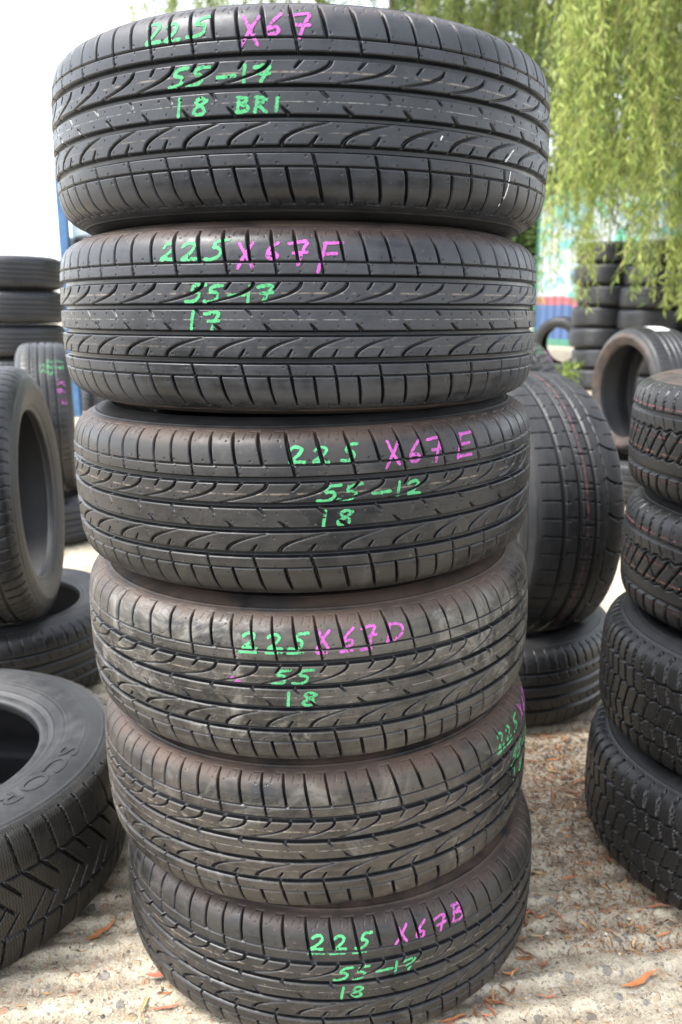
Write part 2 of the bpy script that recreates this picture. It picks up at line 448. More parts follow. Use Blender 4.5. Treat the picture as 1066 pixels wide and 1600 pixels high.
def pat_suv(S, U, R):
    P = 2 * math.pi * R * 1000 / 34; H = P / 2
    d = np.zeros_like(S)
    d = np.maximum(d, band(S, 44, 51, 7.5, 1)); d = np.maximum(d, band(S, -54, -47, 7.5, 1))
    for k in (0, 1):
        d = np.maximum(d, sipe(S, U, P, k * H - 6, 116, 50, lambda t: 9 * t ** 1.4, lambda t: 3.6 + 1.2 * t, 6.5))
        d = np.maximum(d, sipe(S, U, P, k * H + 3, -52, -118, lambda t: -12 * t, 4.2, 6.5))
    d = np.maximum(d, sipe(S, U, P, 10, 45, -14, lambda t: 46 * t, lambda t: 4.8 - 2.0 * t, 6.5))
    d = np.maximum(d, sipe(S, U, P, 10 + H, 45, 10, lambda t: 26 * t, lambda t: 5.2 - 2.8 * t, 6))
    d = np.maximum(d, sipe(S, U, P, 4, -48, 2, lambda t: 40 * t, lambda t: 4.6 - 2 * t, 6.5))
    d = np.maximum(d, sipe(S, U, P, 4 + H, -48, -16, lambda t: 24 * t, lambda t: 4.8 - 2 * t, 6))
    return d

def pat_sport(S, U, R):
    P = 2 * math.pi * R * 1000 / 26; H = P / 2
    d = np.zeros_like(S)
    for a, b in ((-54, -42), (-14, -2), (27, 38)):
        d = np.maximum(d, band(S, a, b, 6.5, 1.2))
    tri = ((U / P) % 1)
    ln = 60 + 5 * (tri - .5)
    d = np.maximum(d, np.where(np.abs(S - ln) < 1.4, 4.0, 0))
    for k in (0, 1):
        d = np.maximum(d, sipe(S, U, P, k * H, -98, -52, 3, 2.8, 3.5))
        d = np.maximum(d, sipe(S, U, P, k * H + 6, -42, -34, 1, 3.2, 3.6))
        d = np.maximum(d, sipe(S, U, P, k * H + 2, -20, -12, 1, 3.2, 3.6))
        d = np.maximum(d, sipe(S, U, P, k * H + 8, 18, 28, 1, 3.2, 3.6))
        d = np.maximum(d, sipe(S, U, P, k * H + 4, -2, 5, 1, 3.0, 3.6))
        d = np.maximum(d, sipe(S, U, P, k * H + 12, 37, 43, 1, 3.0, 3.4))
        d = np.maximum(d, sipe(S, U, P, k * H + 14, 82, 108, -3, 3.0, 3.2))
    d = np.maximum(d, sipe(S, U, P, 0, -42, -12, 2, 2.8, 3.5))
    d = np.maximum(d, sipe(S, U, P, 20, -2, 28, 2, 2.6, 3.5))
    d = np.maximum(d, sipe(S, U, P, 12, 62, 108, lambda t: -16 * (1 - t) ** 3, lambda t: 4.2 - 1.0 * t, 5.0))
    return d

def pat_summer(S, U, R):
    P = 2 * math.pi * R * 1000 / 36; H = P / 2
    d = np.zeros_like(S)
    for a, b in ((10, 19), (44, 52), (-19, -10), (-52, -44)):
        d = np.maximum(d, band(S, a, b, 6.5, 1.2))
    for k in (0, 1):
        d = np.maximum(d, sipe(S, U, P, k * H, 106, 56, 7, 2.8, 4))
        d = np.maximum(d, sipe(S, U, P, k * H + 9, -56, -106, -7, 2.8, 4))
        d = np.maximum(d, sipe(S, U, P, k * H + 5, 43, 32, 6, 2.6, 3.5))
        d = np.maximum(d, sipe(S, U, P, k * H - 5, -43, -30, -8, 2.6, 3.5))
    return d

def pat_rib(S, U, R):
    d = np.zeros_like(S)
    for a, b in ((8, 17), (40, 48), (-17, -8), (-48, -40)):
        d = np.maximum(d, band(S, a, b, 6.5, 2.0))
    P = 2 * math.pi * R * 1000 / 60
    d = np.maximum(d, sipe(S, U, P, 0, 104, 54, 5, 3.5, 3.0)); d = np.maximum(d, sipe(S, U, P, 8, -54, -104, -5, 3.5, 3.0))
    return d

def pat_mud(S, U, R):
    P = 2 * math.pi * R * 1000 / 26; H = P / 2
    d = np.zeros_like(S)
    for c, sg in ((44, 1), (0, -1), (-44, 1)):
        zz = c + sg * 7 * np.abs(((U / P) % 1) * 2 - 1)
        d = np.maximum(d, np.where(np.abs(S - zz) < 4.5, 9, 0))
    for k in (0, 1):
        d = np.maximum(d, sipe(S, U, P, k * H, 124, 46, 8, 9, 9)); d = np.maximum(d, sipe(S, U, P, k * H + 10, -46, -124, -8, 9, 9))
        d = np.maximum(d, sipe(S, U, P, k * H + 8, 44, 0, 14, 6, 8)); d = np.maximum(d, sipe(S, U, P, k * H - 4, 0, -44, 14, 6, 8))
    return d

# ---------------------------------------------------------------- tyres: bodies
BASE_PROFILE = [(0, 0), (30, -.5), (55, -1.8), (70, -4.0), (81, -7.6), (88.5, -12.5), (94.5, -20), (99.5, -30), (104.2, -42), (107.6, -53), (108.5, -63),
                (106, -78), (101, -92), (96.5, -104), (94.2, -112), (93, -117), (90.5, -121), (87, -122)]

class TyreKind:
    """meshes of one kind of tyre: axis = local Z, centred at the origin"""
    def __init__(self, key, R, W, rim, pattern, du, ds, ncol_side=256, square=0.0, inner_cols=128, shear=None):
        self.key, self.R, self.W, self.rim, self.pattern = key, R, W, rim, pattern
        self.shear = shear
        hgt = (R - rim) * 1000
        pts = []
        for (a, dr) in BASE_PROFILE:
            sh = 1 + square * 0.06 * math.exp(-((abs(dr) - 9) / 9) ** 2)
            pts.append((a * W * 1000 / 217.0 * sh, dr * (0.55 + 0.45 * hgt / 122) if dr > -30 else (dr + 30) / 92 * (hgt - 30 * (0.55 + 0.45 * hgt / 122)) - 30 * (0.55 + 0.45 * hgt / 122)))
        pts = np.array(pts)
        # Catmull-Rom through the half profile (mirrored start)
        ext = np.vstack([[-pts[1, 0], pts[1, 1]], pts, 2 * pts[-1] - pts[-2]])
        out = []
        for k in range(1, len(ext) - 2):
            p0, p1, p2, p3 = ext[k - 1], ext[k], ext[k + 1], ext[k + 2]
            for t in np.linspace(0, 1, 40, endpoint=False):
                out.append(0.5 * ((2 * p1) + (-p0 + p2) * t + (2 * p0 - 5 * p1 + 4 * p2 - p3) * t ** 2 + (-p0 + 3 * p1 - 3 * p2 + p3) * t ** 3))
        out.append(pts[-1]); out = np.array(out)
        s = np.concatenate([[0], np.cumsum(np.hypot(*np.diff(out, axis=0).T))])
        self.s, self.a, self.r = s, out[:, 0], out[:, 1] + R * 1000
        ta = np.gradient(self.a, s); tr = np.gradient(self.r, s)
        L = np.hypot(ta, tr); self.na, self.nr = -tr / L, ta / L      # outward normal (axial, radial)
        k_end = np.searchsorted(-(self.r - R * 1000), 30.0)
        self.s_end = s[k_end]; self.s_bead = s[-1]
        self.ncol = int(round(2 * math.pi * R * 1000 / du))
        self.ncol_side, self.inner_cols = ncol_side, inner_cols
        # rows: even spacing
        nrow = int(2 * self.s_end / ds) + 1
        self.rows = np.linspace(-self.s_end, self.s_end, nrow)
        self._build()

    def frame(self, S):
        A = np.abs(S); sg = np.sign(S) + (S == 0)
        return (np.interp(A, self.s, self.a) * sg, np.interp(A, self.s, self.r), np.interp(A, self.s, self.na) * sg, np.interp(A, self.s, self.nr))

    def depth(self, S, U):
        d = self.pattern(S, U, self.R)
        fade = np.clip((self.s_end - 1.5 - np.abs(S)) / 5, 0, 1)
        return d * fade

    def surf(self, S, U, d):
        a, r, na, nr = self.frame(S)
        a = a - na * d; r = r - nr * d
        th = U / (self.R * 1000)
        return np.stack([r * np.cos(th), r * np.sin(th), a], -1) / 1000

    @staticmethod
    def grid(co, S, Uu, attrs, name, flip=False):
        nr, nc = co.shape[:2]
        j = np.arange(nc); j2 = (j + 1) % nc
        i0 = np.arange(nr - 1)[:, None] * nc
        q = np.stack([i0 + j, i0 + j2, i0 + nc + j2, i0 + nc + j], -1)
        u1 = np.concatenate([Uu[1:], [Uu[-1] + Uu[1] - Uu[0]]])
        UA = np.broadcast_to(Uu, (nr - 1, nc)); UB = np.broadcast_to(u1, (nr - 1, nc))
        SA = np.broadcast_to(S[:-1, None], (nr - 1, nc)); SB = np.broadcast_to(S[1:, None], (nr - 1, nc))
        uv = np.stack([np.stack([UA, SA], -1), np.stack([UB, SA], -1), np.stack([UB, SB], -1), np.stack([UA, SB], -1)], 2)
        if flip: q = q[..., ::-1]; uv = uv[:, :, ::-1]
        return mesh_np(name, co.reshape(-1, 3), q.reshape(-1, 4), uv.reshape(-1, 2) / 1000.0, attrs)

    def _build(self):
        Rm = self.R * 1000
        U = np.arange(self.ncol) / self.ncol * 2 * math.pi * Rm
        S2, U2 = np.meshgrid(self.rows, U, indexing='ij')
        if self.shear: U2 = U2 + self.shear(S2)      # columns of vertices run along the slanted slots
        d = self.depth(S2, U2)
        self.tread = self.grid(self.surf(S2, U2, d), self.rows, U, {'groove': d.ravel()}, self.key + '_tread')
        nc = self.ncol_side
        Us = np.arange(nc) / nc * 2 * math.pi * Rm
        self.side = {}
        for sg in (1, -1):
            S = np.linspace(self.s_end, self.s_bead, 90) * sg
            if sg < 0: S = S[::-1]
            S2, U2 = np.meshgrid(S, Us, indexing='ij')
            A = np.abs(S2); f = (A - self.s_end) / (self.s_bead - self.s_end)
            rel = np.zeros_like(f)                                         # moulded steps, negative = proud
            rel += -0.9 * np.exp(-((f - .05) / .015) ** 2) - 1.1 * ((f > .60) & (f < .72)) - 2.2 * np.exp(-((f - .76) / .03) ** 2)
            rel += 0.8 * np.exp(-((f - .84) / .012) ** 2) - 0.7 * np.exp(-((f - .30) / .008) ** 2) + 0.5 * ((f > .31) & (f < .55))
            rel *= np.clip(f / .03, 0, 1)
            self.side[sg] = self.grid(self.surf(S2, U2, rel), S, Us, {'groove': 0 * S2.ravel()}, self.key + '_sidewall')
        # inner liner: bead base, then the inside of the carcass
        ab, rb = self.a[-1], self.r[-1]
        half = [(ab, rb), (ab - 6, rb + .2), (ab - 13, rb + 1.5), (ab - 17, rb + 7)]
        for sv in np.linspace(self.s_bead - 30, 0, 16):
            a, r, na, nr = [float(x) for x in self.frame(np.array(sv))]
            th_ = 9 if sv > 60 else 13
            half.append((max(a - na * th_, 0), r - nr * th_))
        line = half + [(-a, r) for (a, r) in half[::-1][1:]]
        line = np.array(line)
        ni = self.inner_cols; ui = np.arange(ni) / ni * 2 * math.pi
        co = np.stack([line[:, 1][:, None] * np.cos(ui), line[:, 1][:, None] * np.sin(ui), np.broadcast_to(line[:, 0][:, None], (len(line), ni))], -1) / 1000
        sl = np.concatenate([[0], np.cumsum(np.hypot(*np.diff(line, axis=0).T))])
        self.inner = self.grid(co, sl, ui * Rm, {}, self.key + '_inner_liner', flip=False)

    # handwriting that follows the tread
    def writing(self, name, strokes, width=3.6, seed=0, maxd=1.7, res=0.8, dry=0.30):
        pts = [p for st in strokes for p in st]
        u0 = min(p[0] for p in pts) - 5; u1 = max(p[0] for p in pts) + 5
        s0 = min(p[1] for p in pts) - 5; s1 = max(p[1] for p in pts) + 5
        U = np.arange(u0, u1, res); S = np.arange(s0, s1, res)
        S2, U2 = np.meshgrid(S, U, indexing='ij')
        D = np.full(S2.shape, 1e9); 
        for st in strokes:
            for (a, b) in zip(st[:-1], st[1:]):
                ax, ay = a; bx, by = b
                L2 = (bx - ax) ** 2 + (by - ay) ** 2 + 1e-9
                t = np.clip(((U2 - ax) * (bx - ax) + (S2 - ay) * (by - ay)) / L2, 0, 1)
                D = np.minimum(D, np.hypot(U2 - ax - t * (bx - ax), S2 - ay - t * (by - ay)))
        nz = fbm(U2 * .35, S2 * .35, 90 + seed, 3); nz2 = .6 * vnoise(U2 * .45, S2 * .9, 120 + seed) + .4 * vnoise(U2 * 1.1, S2 * 1.6, 140 + seed)
        half = width / 2 * (0.75 + 0.6 * nz)
        dep = self.depth(S2, U2)
        ok = (D < half) & (dep < maxd) & ((nz2 + 0.5 * (1 - D / half)) > dry)
        cell = ok[:-1, :-1] & ok[1:, :-1] & ok[:-1, 1:] & ok[1:, 1:]
        nr, nc = S2.shape
        iy, ix = np.nonzero(cell)
        i0 = iy * nc + ix
        q = np.stack([i0, i0 + 1, i0 + nc + 1, i0 + nc], -1)
        used, inv = np.unique(q, return_inverse=True)
        co = self.surf(S2, U2, dep - 0.45).reshape(-1, 3)[used]
        return mesh_np(name, co, inv.reshape(-1, 4), smooth=True)

FONT = {
 '2': [[(.02, .78), (.16, .97), (.42, .98), (.55, .80), (.50, .58), (.30, .30), (.0, .02), (.25, .06), (.68, .04)]],
 '5': [[(.72, 1.0), (.30, .96), (.20, .58), (.45, .60), (.58, .42), (.52, .15), (.28, .0), (.0, .04)]],
 '7': [[(.02, .86), (.25, .96), (.66, .98), (.48, .55), (.36, .0)], [(.20, .48), (.66, .52)]],
 '1': [[(.30, 1.0), (.26, .5), (.24, .0)]],
 '8': [[(.55, .86), (.32, 1.0), (.10, .82), (.22, .60), (.52, .40), (.56, .16), (.30, .0), (.06, .14), (.14, .38), (.42, .60), (.58, .82)]],
 '6': [[(.52, 1.0), (.24, .66), (.06, .28), (.16, .04), (.42, .02), (.55, .22), (.40, .42), (.14, .30)]],
 'X': [[(.05, 1.0), (.32, .5), (.62, .02)], [(.60, 1.0), (.30, .48), (.02, -.05)]],
 'F': [[(.18, .98), (.14, .5), (.08, -.08)], [(.16, .96), (.66, 1.0)], [(.14, .54), (.55, .60)]],
 'E': [[(.16, .98), (.12, .5), (.08, .0)], [(.16, .96), (.68, 1.0)], [(.13, .52), (.55, .56)], [(.08, .02), (.66, .08)]],
 'D': [[(.14, .98), (.10, .0)], [(.0, .96), (.42, .98), (.64, .70), (.58, .25), (.36, .02), (.04, .02)]],
 'B': [[(.14, .98), (.10, .0)], [(.08, .98), (.48, .96), (.54, .74), (.16, .54), (.56, .44), (.60, .14), (.36, .0), (.04, .02)]],
 'R': [[(.14, .98), (.10, .0)], [(.08, .98), (.50, .94), (.52, .70), (.14, .50), (.62, .0)]],
 'I': [[(.22, .7), (.20, .0)], [(.22, .96), (.25, .98)]],
 '-': [[(.0, .46), (.85, .56)]],
 '_': [[(.0, -.16), (.62, -.12)]],
}
def text_strokes(items, seed=1):
    """items: (char, u centre, s base, height, width)"""
    r = random.Random(seed); out = []
    for (c, uc, sb, h, wd) in items:
        sl = 0.10 + r.uniform(-.05, .06); j = lambda: r.uniform(-.03, .03)
        for st in FONT[c]:
            pts = []
            for (x, y) in st:
                x2 = (x - .32 + sl * (y - .5) + j()) * wd / .66; y2 = (y + j()) * h
                pts.append((uc + x2, sb + y2))
            # round the corners a little
            fine_ = [pts[0]]
            for a, b, c_ in zip(pts[:-2], pts[1:-1], pts[2:]):
                fine_ += [((a[0] + 3 * b[0]) / 4, (a[1] + 3 * b[1]) / 4), ((c_[0] + 3 * b[0]) / 4, (c_[1] + 3 * b[1]) / 4)]
            fine_.append(pts[-1]); out.append(fine_)
    return out

SIDE = rubber_side('rubber_sidewall')
SIDE_BROWN = rubber_side('rubber_sidewall_brown', brown=0.75)
SIDE_LIGHT = rubber_side('rubber_sidewall_dusty', dust=0.5, dust_col=(0.065, 0.063, 0.062), rough=0.5)
LINER = rubber_side('rubber_inner_liner', base=(0.0045, 0.005, 0.0065), dust=0.1, rough=0.6)

def build_tyre(kind, name, loc, label, cat='tyre', group=None, lying=True, axis_deg=0.0, tilt=(0, 0), lean=0.0, roll=0.0,
               tread_mat=None, side_mat=SIDE, side_low=None, flip=False, detail=True, rz=0.0):
    e = empty(name, loc)
    if lying:
        e.rotation_euler = (R_(tilt[0]), R_(tilt[1]), R_(rz))
        M = Matrix.Translation((0, 0, kind.W / 2)) @ (Matrix.Rotation(math.pi, 4, 'X') if flip else Matrix()) @ Matrix.Rotation(R_(roll), 4, 'Z')
    else:
        e.rotation_euler = (Matrix.Rotation(R_(axis_deg), 3, 'Z') @ Matrix.Rotation(R_(lean), 3, 'Y')).to_euler()
        M = Matrix.Translation((0, 0, kind.R)) @ Matrix.Rotation(R_(90), 4, 'Y') @ (Matrix.Rotation(math.pi, 4, 'X') if flip else Matrix()) @ Matrix.Rotation(R_(roll), 4, 'Z')
    tag(e, label, cat, group)
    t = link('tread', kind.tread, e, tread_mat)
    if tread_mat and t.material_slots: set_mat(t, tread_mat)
    t.matrix_local = M
    for sg in (1, -1):
        s = link('sidewall', kind.side[sg], e, SIDE)
        set_mat(s, side_mat if sg == 1 or side_low is None else side_low)
        s.matrix_local = M
    i = link('inner_liner', kind.inner, e, LINER); i.matrix_local = M
    return e, t

def write_on(kind, tread, name, strokes, mat, **kw):
    me = kind.writing(name, strokes, **kw)
    if len(me.polygons) == 0: return None
    return link(name, me, tread, mat)

# ---------------------------------------------------------------- the tall stack of six tyres
def hero_shear(S):
    up = -5.5 + 6.5 * np.clip((106 - S) / 44, 0, 1) ** 1.4
    lo = 7.5 * np.clip((-62 - S) / 41, 0, None)
    return np.where(S > 62, up, np.where(S < -62, lo, 1.0 * (S + 62) / 124))
HERO = TyreKind('summer', 0.338, 0.2176, 0.216, pat_hero, 0.95, 1.0, 360, shear=hero_shear)
TAN = (0.34, 0.27, 0.20); PALE = (0.42, 0.40, 0.36)
STR = ((0.0285, 0.0010, TAN, .4), (-0.029, 0.0008, TAN, .2), (0.0005, 0.0006, PALE, .35))
HM = {  # first two: dust tone lightened and blued to paint in sky sheen
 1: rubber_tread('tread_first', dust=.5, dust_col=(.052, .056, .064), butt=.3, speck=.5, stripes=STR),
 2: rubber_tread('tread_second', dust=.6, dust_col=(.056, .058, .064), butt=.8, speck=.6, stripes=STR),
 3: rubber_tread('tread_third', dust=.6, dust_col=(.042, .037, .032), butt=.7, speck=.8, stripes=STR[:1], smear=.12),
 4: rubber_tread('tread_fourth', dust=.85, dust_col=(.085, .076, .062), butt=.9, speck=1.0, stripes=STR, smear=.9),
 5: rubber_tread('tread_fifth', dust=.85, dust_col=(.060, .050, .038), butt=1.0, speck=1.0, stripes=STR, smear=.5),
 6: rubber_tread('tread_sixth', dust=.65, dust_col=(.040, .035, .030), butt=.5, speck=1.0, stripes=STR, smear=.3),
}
HX = {1: (-.0525, 0), 2: (-.0585, 0), 3: (-.0525, 0), 4: (-.0455, 0), 5: (-.0365, 0), 6: (-.0185, 0)}
HT = {1: (0.0, 0.0), 2: (0.0, 0.0), 3: (0.6, -1.2), 4: (1.5, -1.2), 5: (0.6, -1.6), 6: (0.0, 0.0)}
HROLL = {1: 3, 2: 27, 3: 101, 4: 164, 5: 231, 6: 305}
HLAB = {
 1: 'topmost black tyre of the tall stack, marked X67, a white paint streak at its right',
 2: 'second tyre from the top of the tall stack, marked X67F in pink',
 3: 'third tyre from the top of the tall stack, marked X67E in pink',
 4: 'greyish dusty tyre in the tall stack marked X67D in pink',
 5: 'brown dusty tyre in the tall stack with its writing turned round to the right side',
 6: 'bottom tyre of the tall stack, resting on the concrete, marked X67B in pink',
}
L1 = lambda s, us: [('2', us[0], s, 19, 17), ('2', us[1], s, 18, 17), ('5', us[2], s, 19, 18)]
WR = {
 1: ([('2', -151, 64, 22, 19), ('2', -127, 64, 19, 17), ('5', -97, 65, 21, 23), ('5', -121, 19, 17, 19), ('5', -98, 19, 17, 19), ('-', -68, 20, 10, 14), ('1', -46, 19, 16, 8), ('7', -29, 19, 16, 17),
      ('1', -119, -10, 17, 12), ('8', -96, -10, 17, 18), ('B', -49, -9, 14, 15), ('R', -30, -9, 14, 15), ('I', -12, -8, 12, 9)],
     [('X', -40, 54, 29, 19), ('6', -15, 63, 21, 18), ('7', 10, 60, 26, 22)]),
 2: ([('2', -138, 64, 19, 17), ('2', -111, 64, 19, 18), ('5', -80, 64, 21, 20), ('5', -105, 19, 19, 19), ('5', -83, 19, 18, 18), ('-', -57, 20, 12, 13), ('1', -41, 20, 16, 8), ('7', -25, 20, 17, 17),
      ('1', -107, -10, 20, 10), ('7', -85, -10, 19, 19)],
     [('X', -45, 56, 25, 18), ('6', -15, 64, 18, 17), ('7', 12, 58, 26, 21), ('F', 46, 53, 30, 24)]),
 3: (L1(64, (6, 34, 66)) + [('5', 41, 19, 18, 22), ('5', 65, 19, 18, 22), ('-', 101, 18, 14, 18), ('1', 126, 19, 16, 9), ('2', 145, 19, 16, 16), ('1', 37, -10, 18, 13), ('8', 59, -11, 19, 20)],
     [('X', 120, 55, 28, 18), ('6', 149, 56, 26, 19), ('7', 177, 55, 29, 21), ('E', 224, 55, 29, 26)]),
 4: (L1(63, (-62, -31, -3)) + [('_', -62, 61, 16, 22), ('_', -30, 61, 16, 20), ('_', -4, 61, 16, 18), ('5', -25, 19, 18, 20), ('5', 1, 19, 18, 20), ('1', -15, -10, 18, 9), ('8', 9, -10, 18, 19)],
     [('X', 28, 62, 22, 16), ('_', 28, 60, 16, 12), ('6', 59, 63, 21, 19), ('_', 58, 60, 16, 16), ('7', 84, 63, 22, 20), ('_', 82, 60, 14, 14), ('D', 118, 64, 20, 23)]),
 5: (L1(64, (312, 338, 368)) + [('_', 312, 61, 16, 22), ('_', 340, 61, 16, 20), ('5', 352, 19, 18, 20), ('5', 378, 19, 18, 20), ('-', 402, 20, 12, 12), ('1', 420, 19, 16, 9), ('7', 440, 19, 16, 16), ('1', 354, -10, 18, 9), ('8', 386, -10, 18, 18)],
     [('X', 408, 62, 24, 18), ('6', 436, 63, 21, 19), ('7', 462, 62, 22, 20)]),
 6: (L1(65, (-13, 17, 48)) + [('_', -12, 62, 16, 22), ('_', 17, 62, 16, 20), ('_', 46, 62, 16, 18), ('5', 20, 20, 18, 19), ('5', 43, 20, 18, 19), ('-', 74, 22, 12, 17), ('1', 94, 21, 16, 8), ('7', 112, 21, 16, 17), ('1', 21, -9, 17, 9), ('8', 40, -9, 17, 18)],
     [('X', 102, 64, 22, 17), ('6', 131, 64, 20, 18), ('7', 160, 62, 22, 20), ('B', 192, 68, 22, 22)]),
}
for k in range(1, 7):
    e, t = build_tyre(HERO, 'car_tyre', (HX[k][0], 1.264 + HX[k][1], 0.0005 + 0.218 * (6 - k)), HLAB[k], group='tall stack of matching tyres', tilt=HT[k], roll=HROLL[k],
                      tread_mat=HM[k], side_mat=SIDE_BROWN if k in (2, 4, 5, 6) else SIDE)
    gr, pk = WR[k]
    # the marks sit at angles of the yard, not of the tyre: turn them back by the tyre's roll
    off = -R_(HROLL[k]) * 338 - math.pi / 2 * 338
    sh = lambda sts: [[(u + off, s) for (u, s) in st] for st in sts]
    for row in (lambda s: s > 50, lambda s: 0 < s < 50, lambda s: s < 0):
        its = [q for q in gr if row(q[2])]
        if its: write_on(HERO, t, 'green_writing', sh(text_strokes(its, k)), GREEN, seed=k, width=4.2, dry=.25, maxd=1.1, res=.6)
    write_on(HERO, t, 'pink_writing', sh(text_strokes(pk, 30 + k)), PINK, seed=20 + k, width=4.2, dry=.25, maxd=1.1, res=.6)
    if k == 1:
        write_on(HERO, t, 'white_streak', sh([[(276, -88), (281, -78), (283, -64), (284, -50)], [(272, -40), (280, -32), (287, -26)], [(167, -28), (169, -25)]]), WHITE_P, width=3.0, seed=4, dry=.3, maxd=4)
    if k == 4:
        write_on(HERO, t, 'pink_dab', sh([[(-80, 19), (-76, 21)], [(-86, 24), (-84, 25)]]), PINK, width=4.5, seed=9, dry=.1)

# ---------------------------------------------------------------- neighbours
WA = TyreKind('winter_block', 0.345, 0.219, 0.222, pat_winter_a, 2.0, 1.6, 200)
WB = TyreKind('winter_zigzag', 0.362, 0.219, 0.228, pat_winter_b, 2.0, 1.6, 200)
SUV = TyreKind('suv_winter', 0.362, 0.255, 0.212, pat_suv, 1.15, 1.3, 360, square=.6)
SPORT = TyreKind('sport', 0.342, 0.262, 0.235, pat_sport, 2.0, 1.7, 200, square=.8)
SUM = TyreKind('ribbed', 0.33, 0.222, 0.216, pat_summer, 2.6, 2.0, 256)
LOW = TyreKind('low_profile', 0.335, 0.275, 0.242, pat_summer, 3.2, 2.4, 160, square=.5)
RIB = TyreKind('far_ribbed', 0.325, 0.205, 0.205, pat_rib, 7.0, 3.0, 96, inner_cols=64)
MUD = TyreKind('mud', 0.40, 0.26, 0.205, pat_mud, 4.0, 3.0, 128)

PINKL = (0.42, 0.10, 0.13); ORL = (0.5, 0.22, 0.12)
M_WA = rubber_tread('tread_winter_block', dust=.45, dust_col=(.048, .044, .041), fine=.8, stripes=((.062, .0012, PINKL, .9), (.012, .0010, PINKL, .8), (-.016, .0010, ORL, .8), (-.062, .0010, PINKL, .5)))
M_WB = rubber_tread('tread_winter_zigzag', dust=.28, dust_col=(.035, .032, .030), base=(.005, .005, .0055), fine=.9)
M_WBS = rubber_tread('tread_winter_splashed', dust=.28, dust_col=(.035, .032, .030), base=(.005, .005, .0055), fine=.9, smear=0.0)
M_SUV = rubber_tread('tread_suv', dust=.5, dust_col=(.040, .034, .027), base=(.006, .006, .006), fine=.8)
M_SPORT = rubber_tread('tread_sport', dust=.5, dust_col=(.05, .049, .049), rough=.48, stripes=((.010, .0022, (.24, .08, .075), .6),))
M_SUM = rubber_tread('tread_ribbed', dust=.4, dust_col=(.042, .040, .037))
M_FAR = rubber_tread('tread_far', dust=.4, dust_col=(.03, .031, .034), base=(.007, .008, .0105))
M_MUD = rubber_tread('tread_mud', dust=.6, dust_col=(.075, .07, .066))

# right stack
RSTACK = [(WB, (.838, 1.402), 0, 'bottom tyre of the near right stack, zigzag winter tread, on the concrete', M_WB, 15),
          (WB, (.860, 1.432), .219, 'winter tyre with white splashes, third from the top of the near right stack', M_WBS, 77),
          (WA, (.885, 1.486), .438, 'winter tyre with pink lines and a scuffed white edge, second in the near right stack', M_WA, 140),
          (WA, (.888, 1.500), .657, 'topmost winter tyre of the near right stack, pale brown upper sidewall', M_WA, 201)]
for k, (kd, (x, y), z, lab, mt, rl) in enumerate(RSTACK):
    e, t = build_tyre(kd, 'winter_tyre', (x, y, z + .0005), lab, group='stack of winter tyres at the right', tread_mat=mt, roll=rl, side_mat=SIDE_BROWN if k == 3 else SIDE_LIGHT, tilt=(0.4 * (k - 1.5), 0.3))
    if k in (1, 2):
        r = random.Random(k); sp = []
        base_u = -R_(rl) * kd.R * 1000 - math.pi / 2 * kd.R * 1000
        for q in range(70 if k == 1 else 26):
            u = base_u + r.uniform(-330, -60); s = r.gauss(18, 26) if k == 1 else r.gauss(-44, 5)
            L = r.uniform(1, 8)
            sp.append([(u, s), (u + r.uniform(-1.5, 1.5), s - L)])
        write_on(kd, t, 'white_splashes', sp, WHITE_P, width=2.0, seed=k, dry=.25, maxd=3)

# near left: SUV winter tyre lying down, raised letters on its sidewall
eB, tB = build_tyre(SUV, 'suv_tyre', (-.757, 1.324, .0005), 'wide chunky winter tyre lying at the lower left with raised letters on its sidewall', tread_mat=M_SUV, side_mat=SIDE_LIGHT, roll=12, tilt=(1.0, .5))
def ring_text(txt, r_mid, z, height, th0, dth, depth=.0012):
    """raised letters round a sidewall, tops outward, reading clockwise seen from above"""
    cu = bpy.data.curves.new('letters', 'FONT'); cu.body = txt; cu.size = 1.0; cu.extrude = .02; cu.resolution_u = 3
    ob = bpy.data.objects.new('letters', cu); COL.objects.link(ob)
    dg = bpy.context.evaluated_depsgraph_get(); dg.update()
    me = bpy.data.meshes.new_from_object(ob.evaluated_get(dg)); bpy.data.objects.remove(ob)
    co = np.zeros(len(me.vertices) * 3, np.float32); me.vertices.foreach_get('co', co); co = co.reshape(-1, 3)
    x = co[:, 0]; x = (x - x.min()) / (x.max() - x.min()); y = co[:, 1] / .7 - .5; up = co[:, 2] > 0
    th = R_(th0) + R_(dth) * x; rr = r_mid + y * height
    prof_z = np.interp(-rr * 1000, -SUV.r[::-1][::-1], SUV.a) / 1000 if False else np.interp(rr * 1000, SUV.r[::-1], SUV.a[::-1]) / 1000
    out = np.stack([rr * np.cos(th), rr * np.sin(th), prof_z + np.where(up, depth, -.002)], -1)
    me.vertices.foreach_set('co', out.astype(np.float32).ravel()); me.update()
    return me
sbB = [c for c in eB.children if c.name.startswith('sidewall')][0]
LET = rubber_side('rubber_letters', base=(.012, .0125, .014), dust=.25, rough=.45)
mt_ = ring_text('SCORPION', .284, 0, .034, -1, -72)
lt = link('raised_lettering', mt_, sbB, LET)
lt.matrix_local = Matrix.Rotation(R_(-12), 4, 'Z')

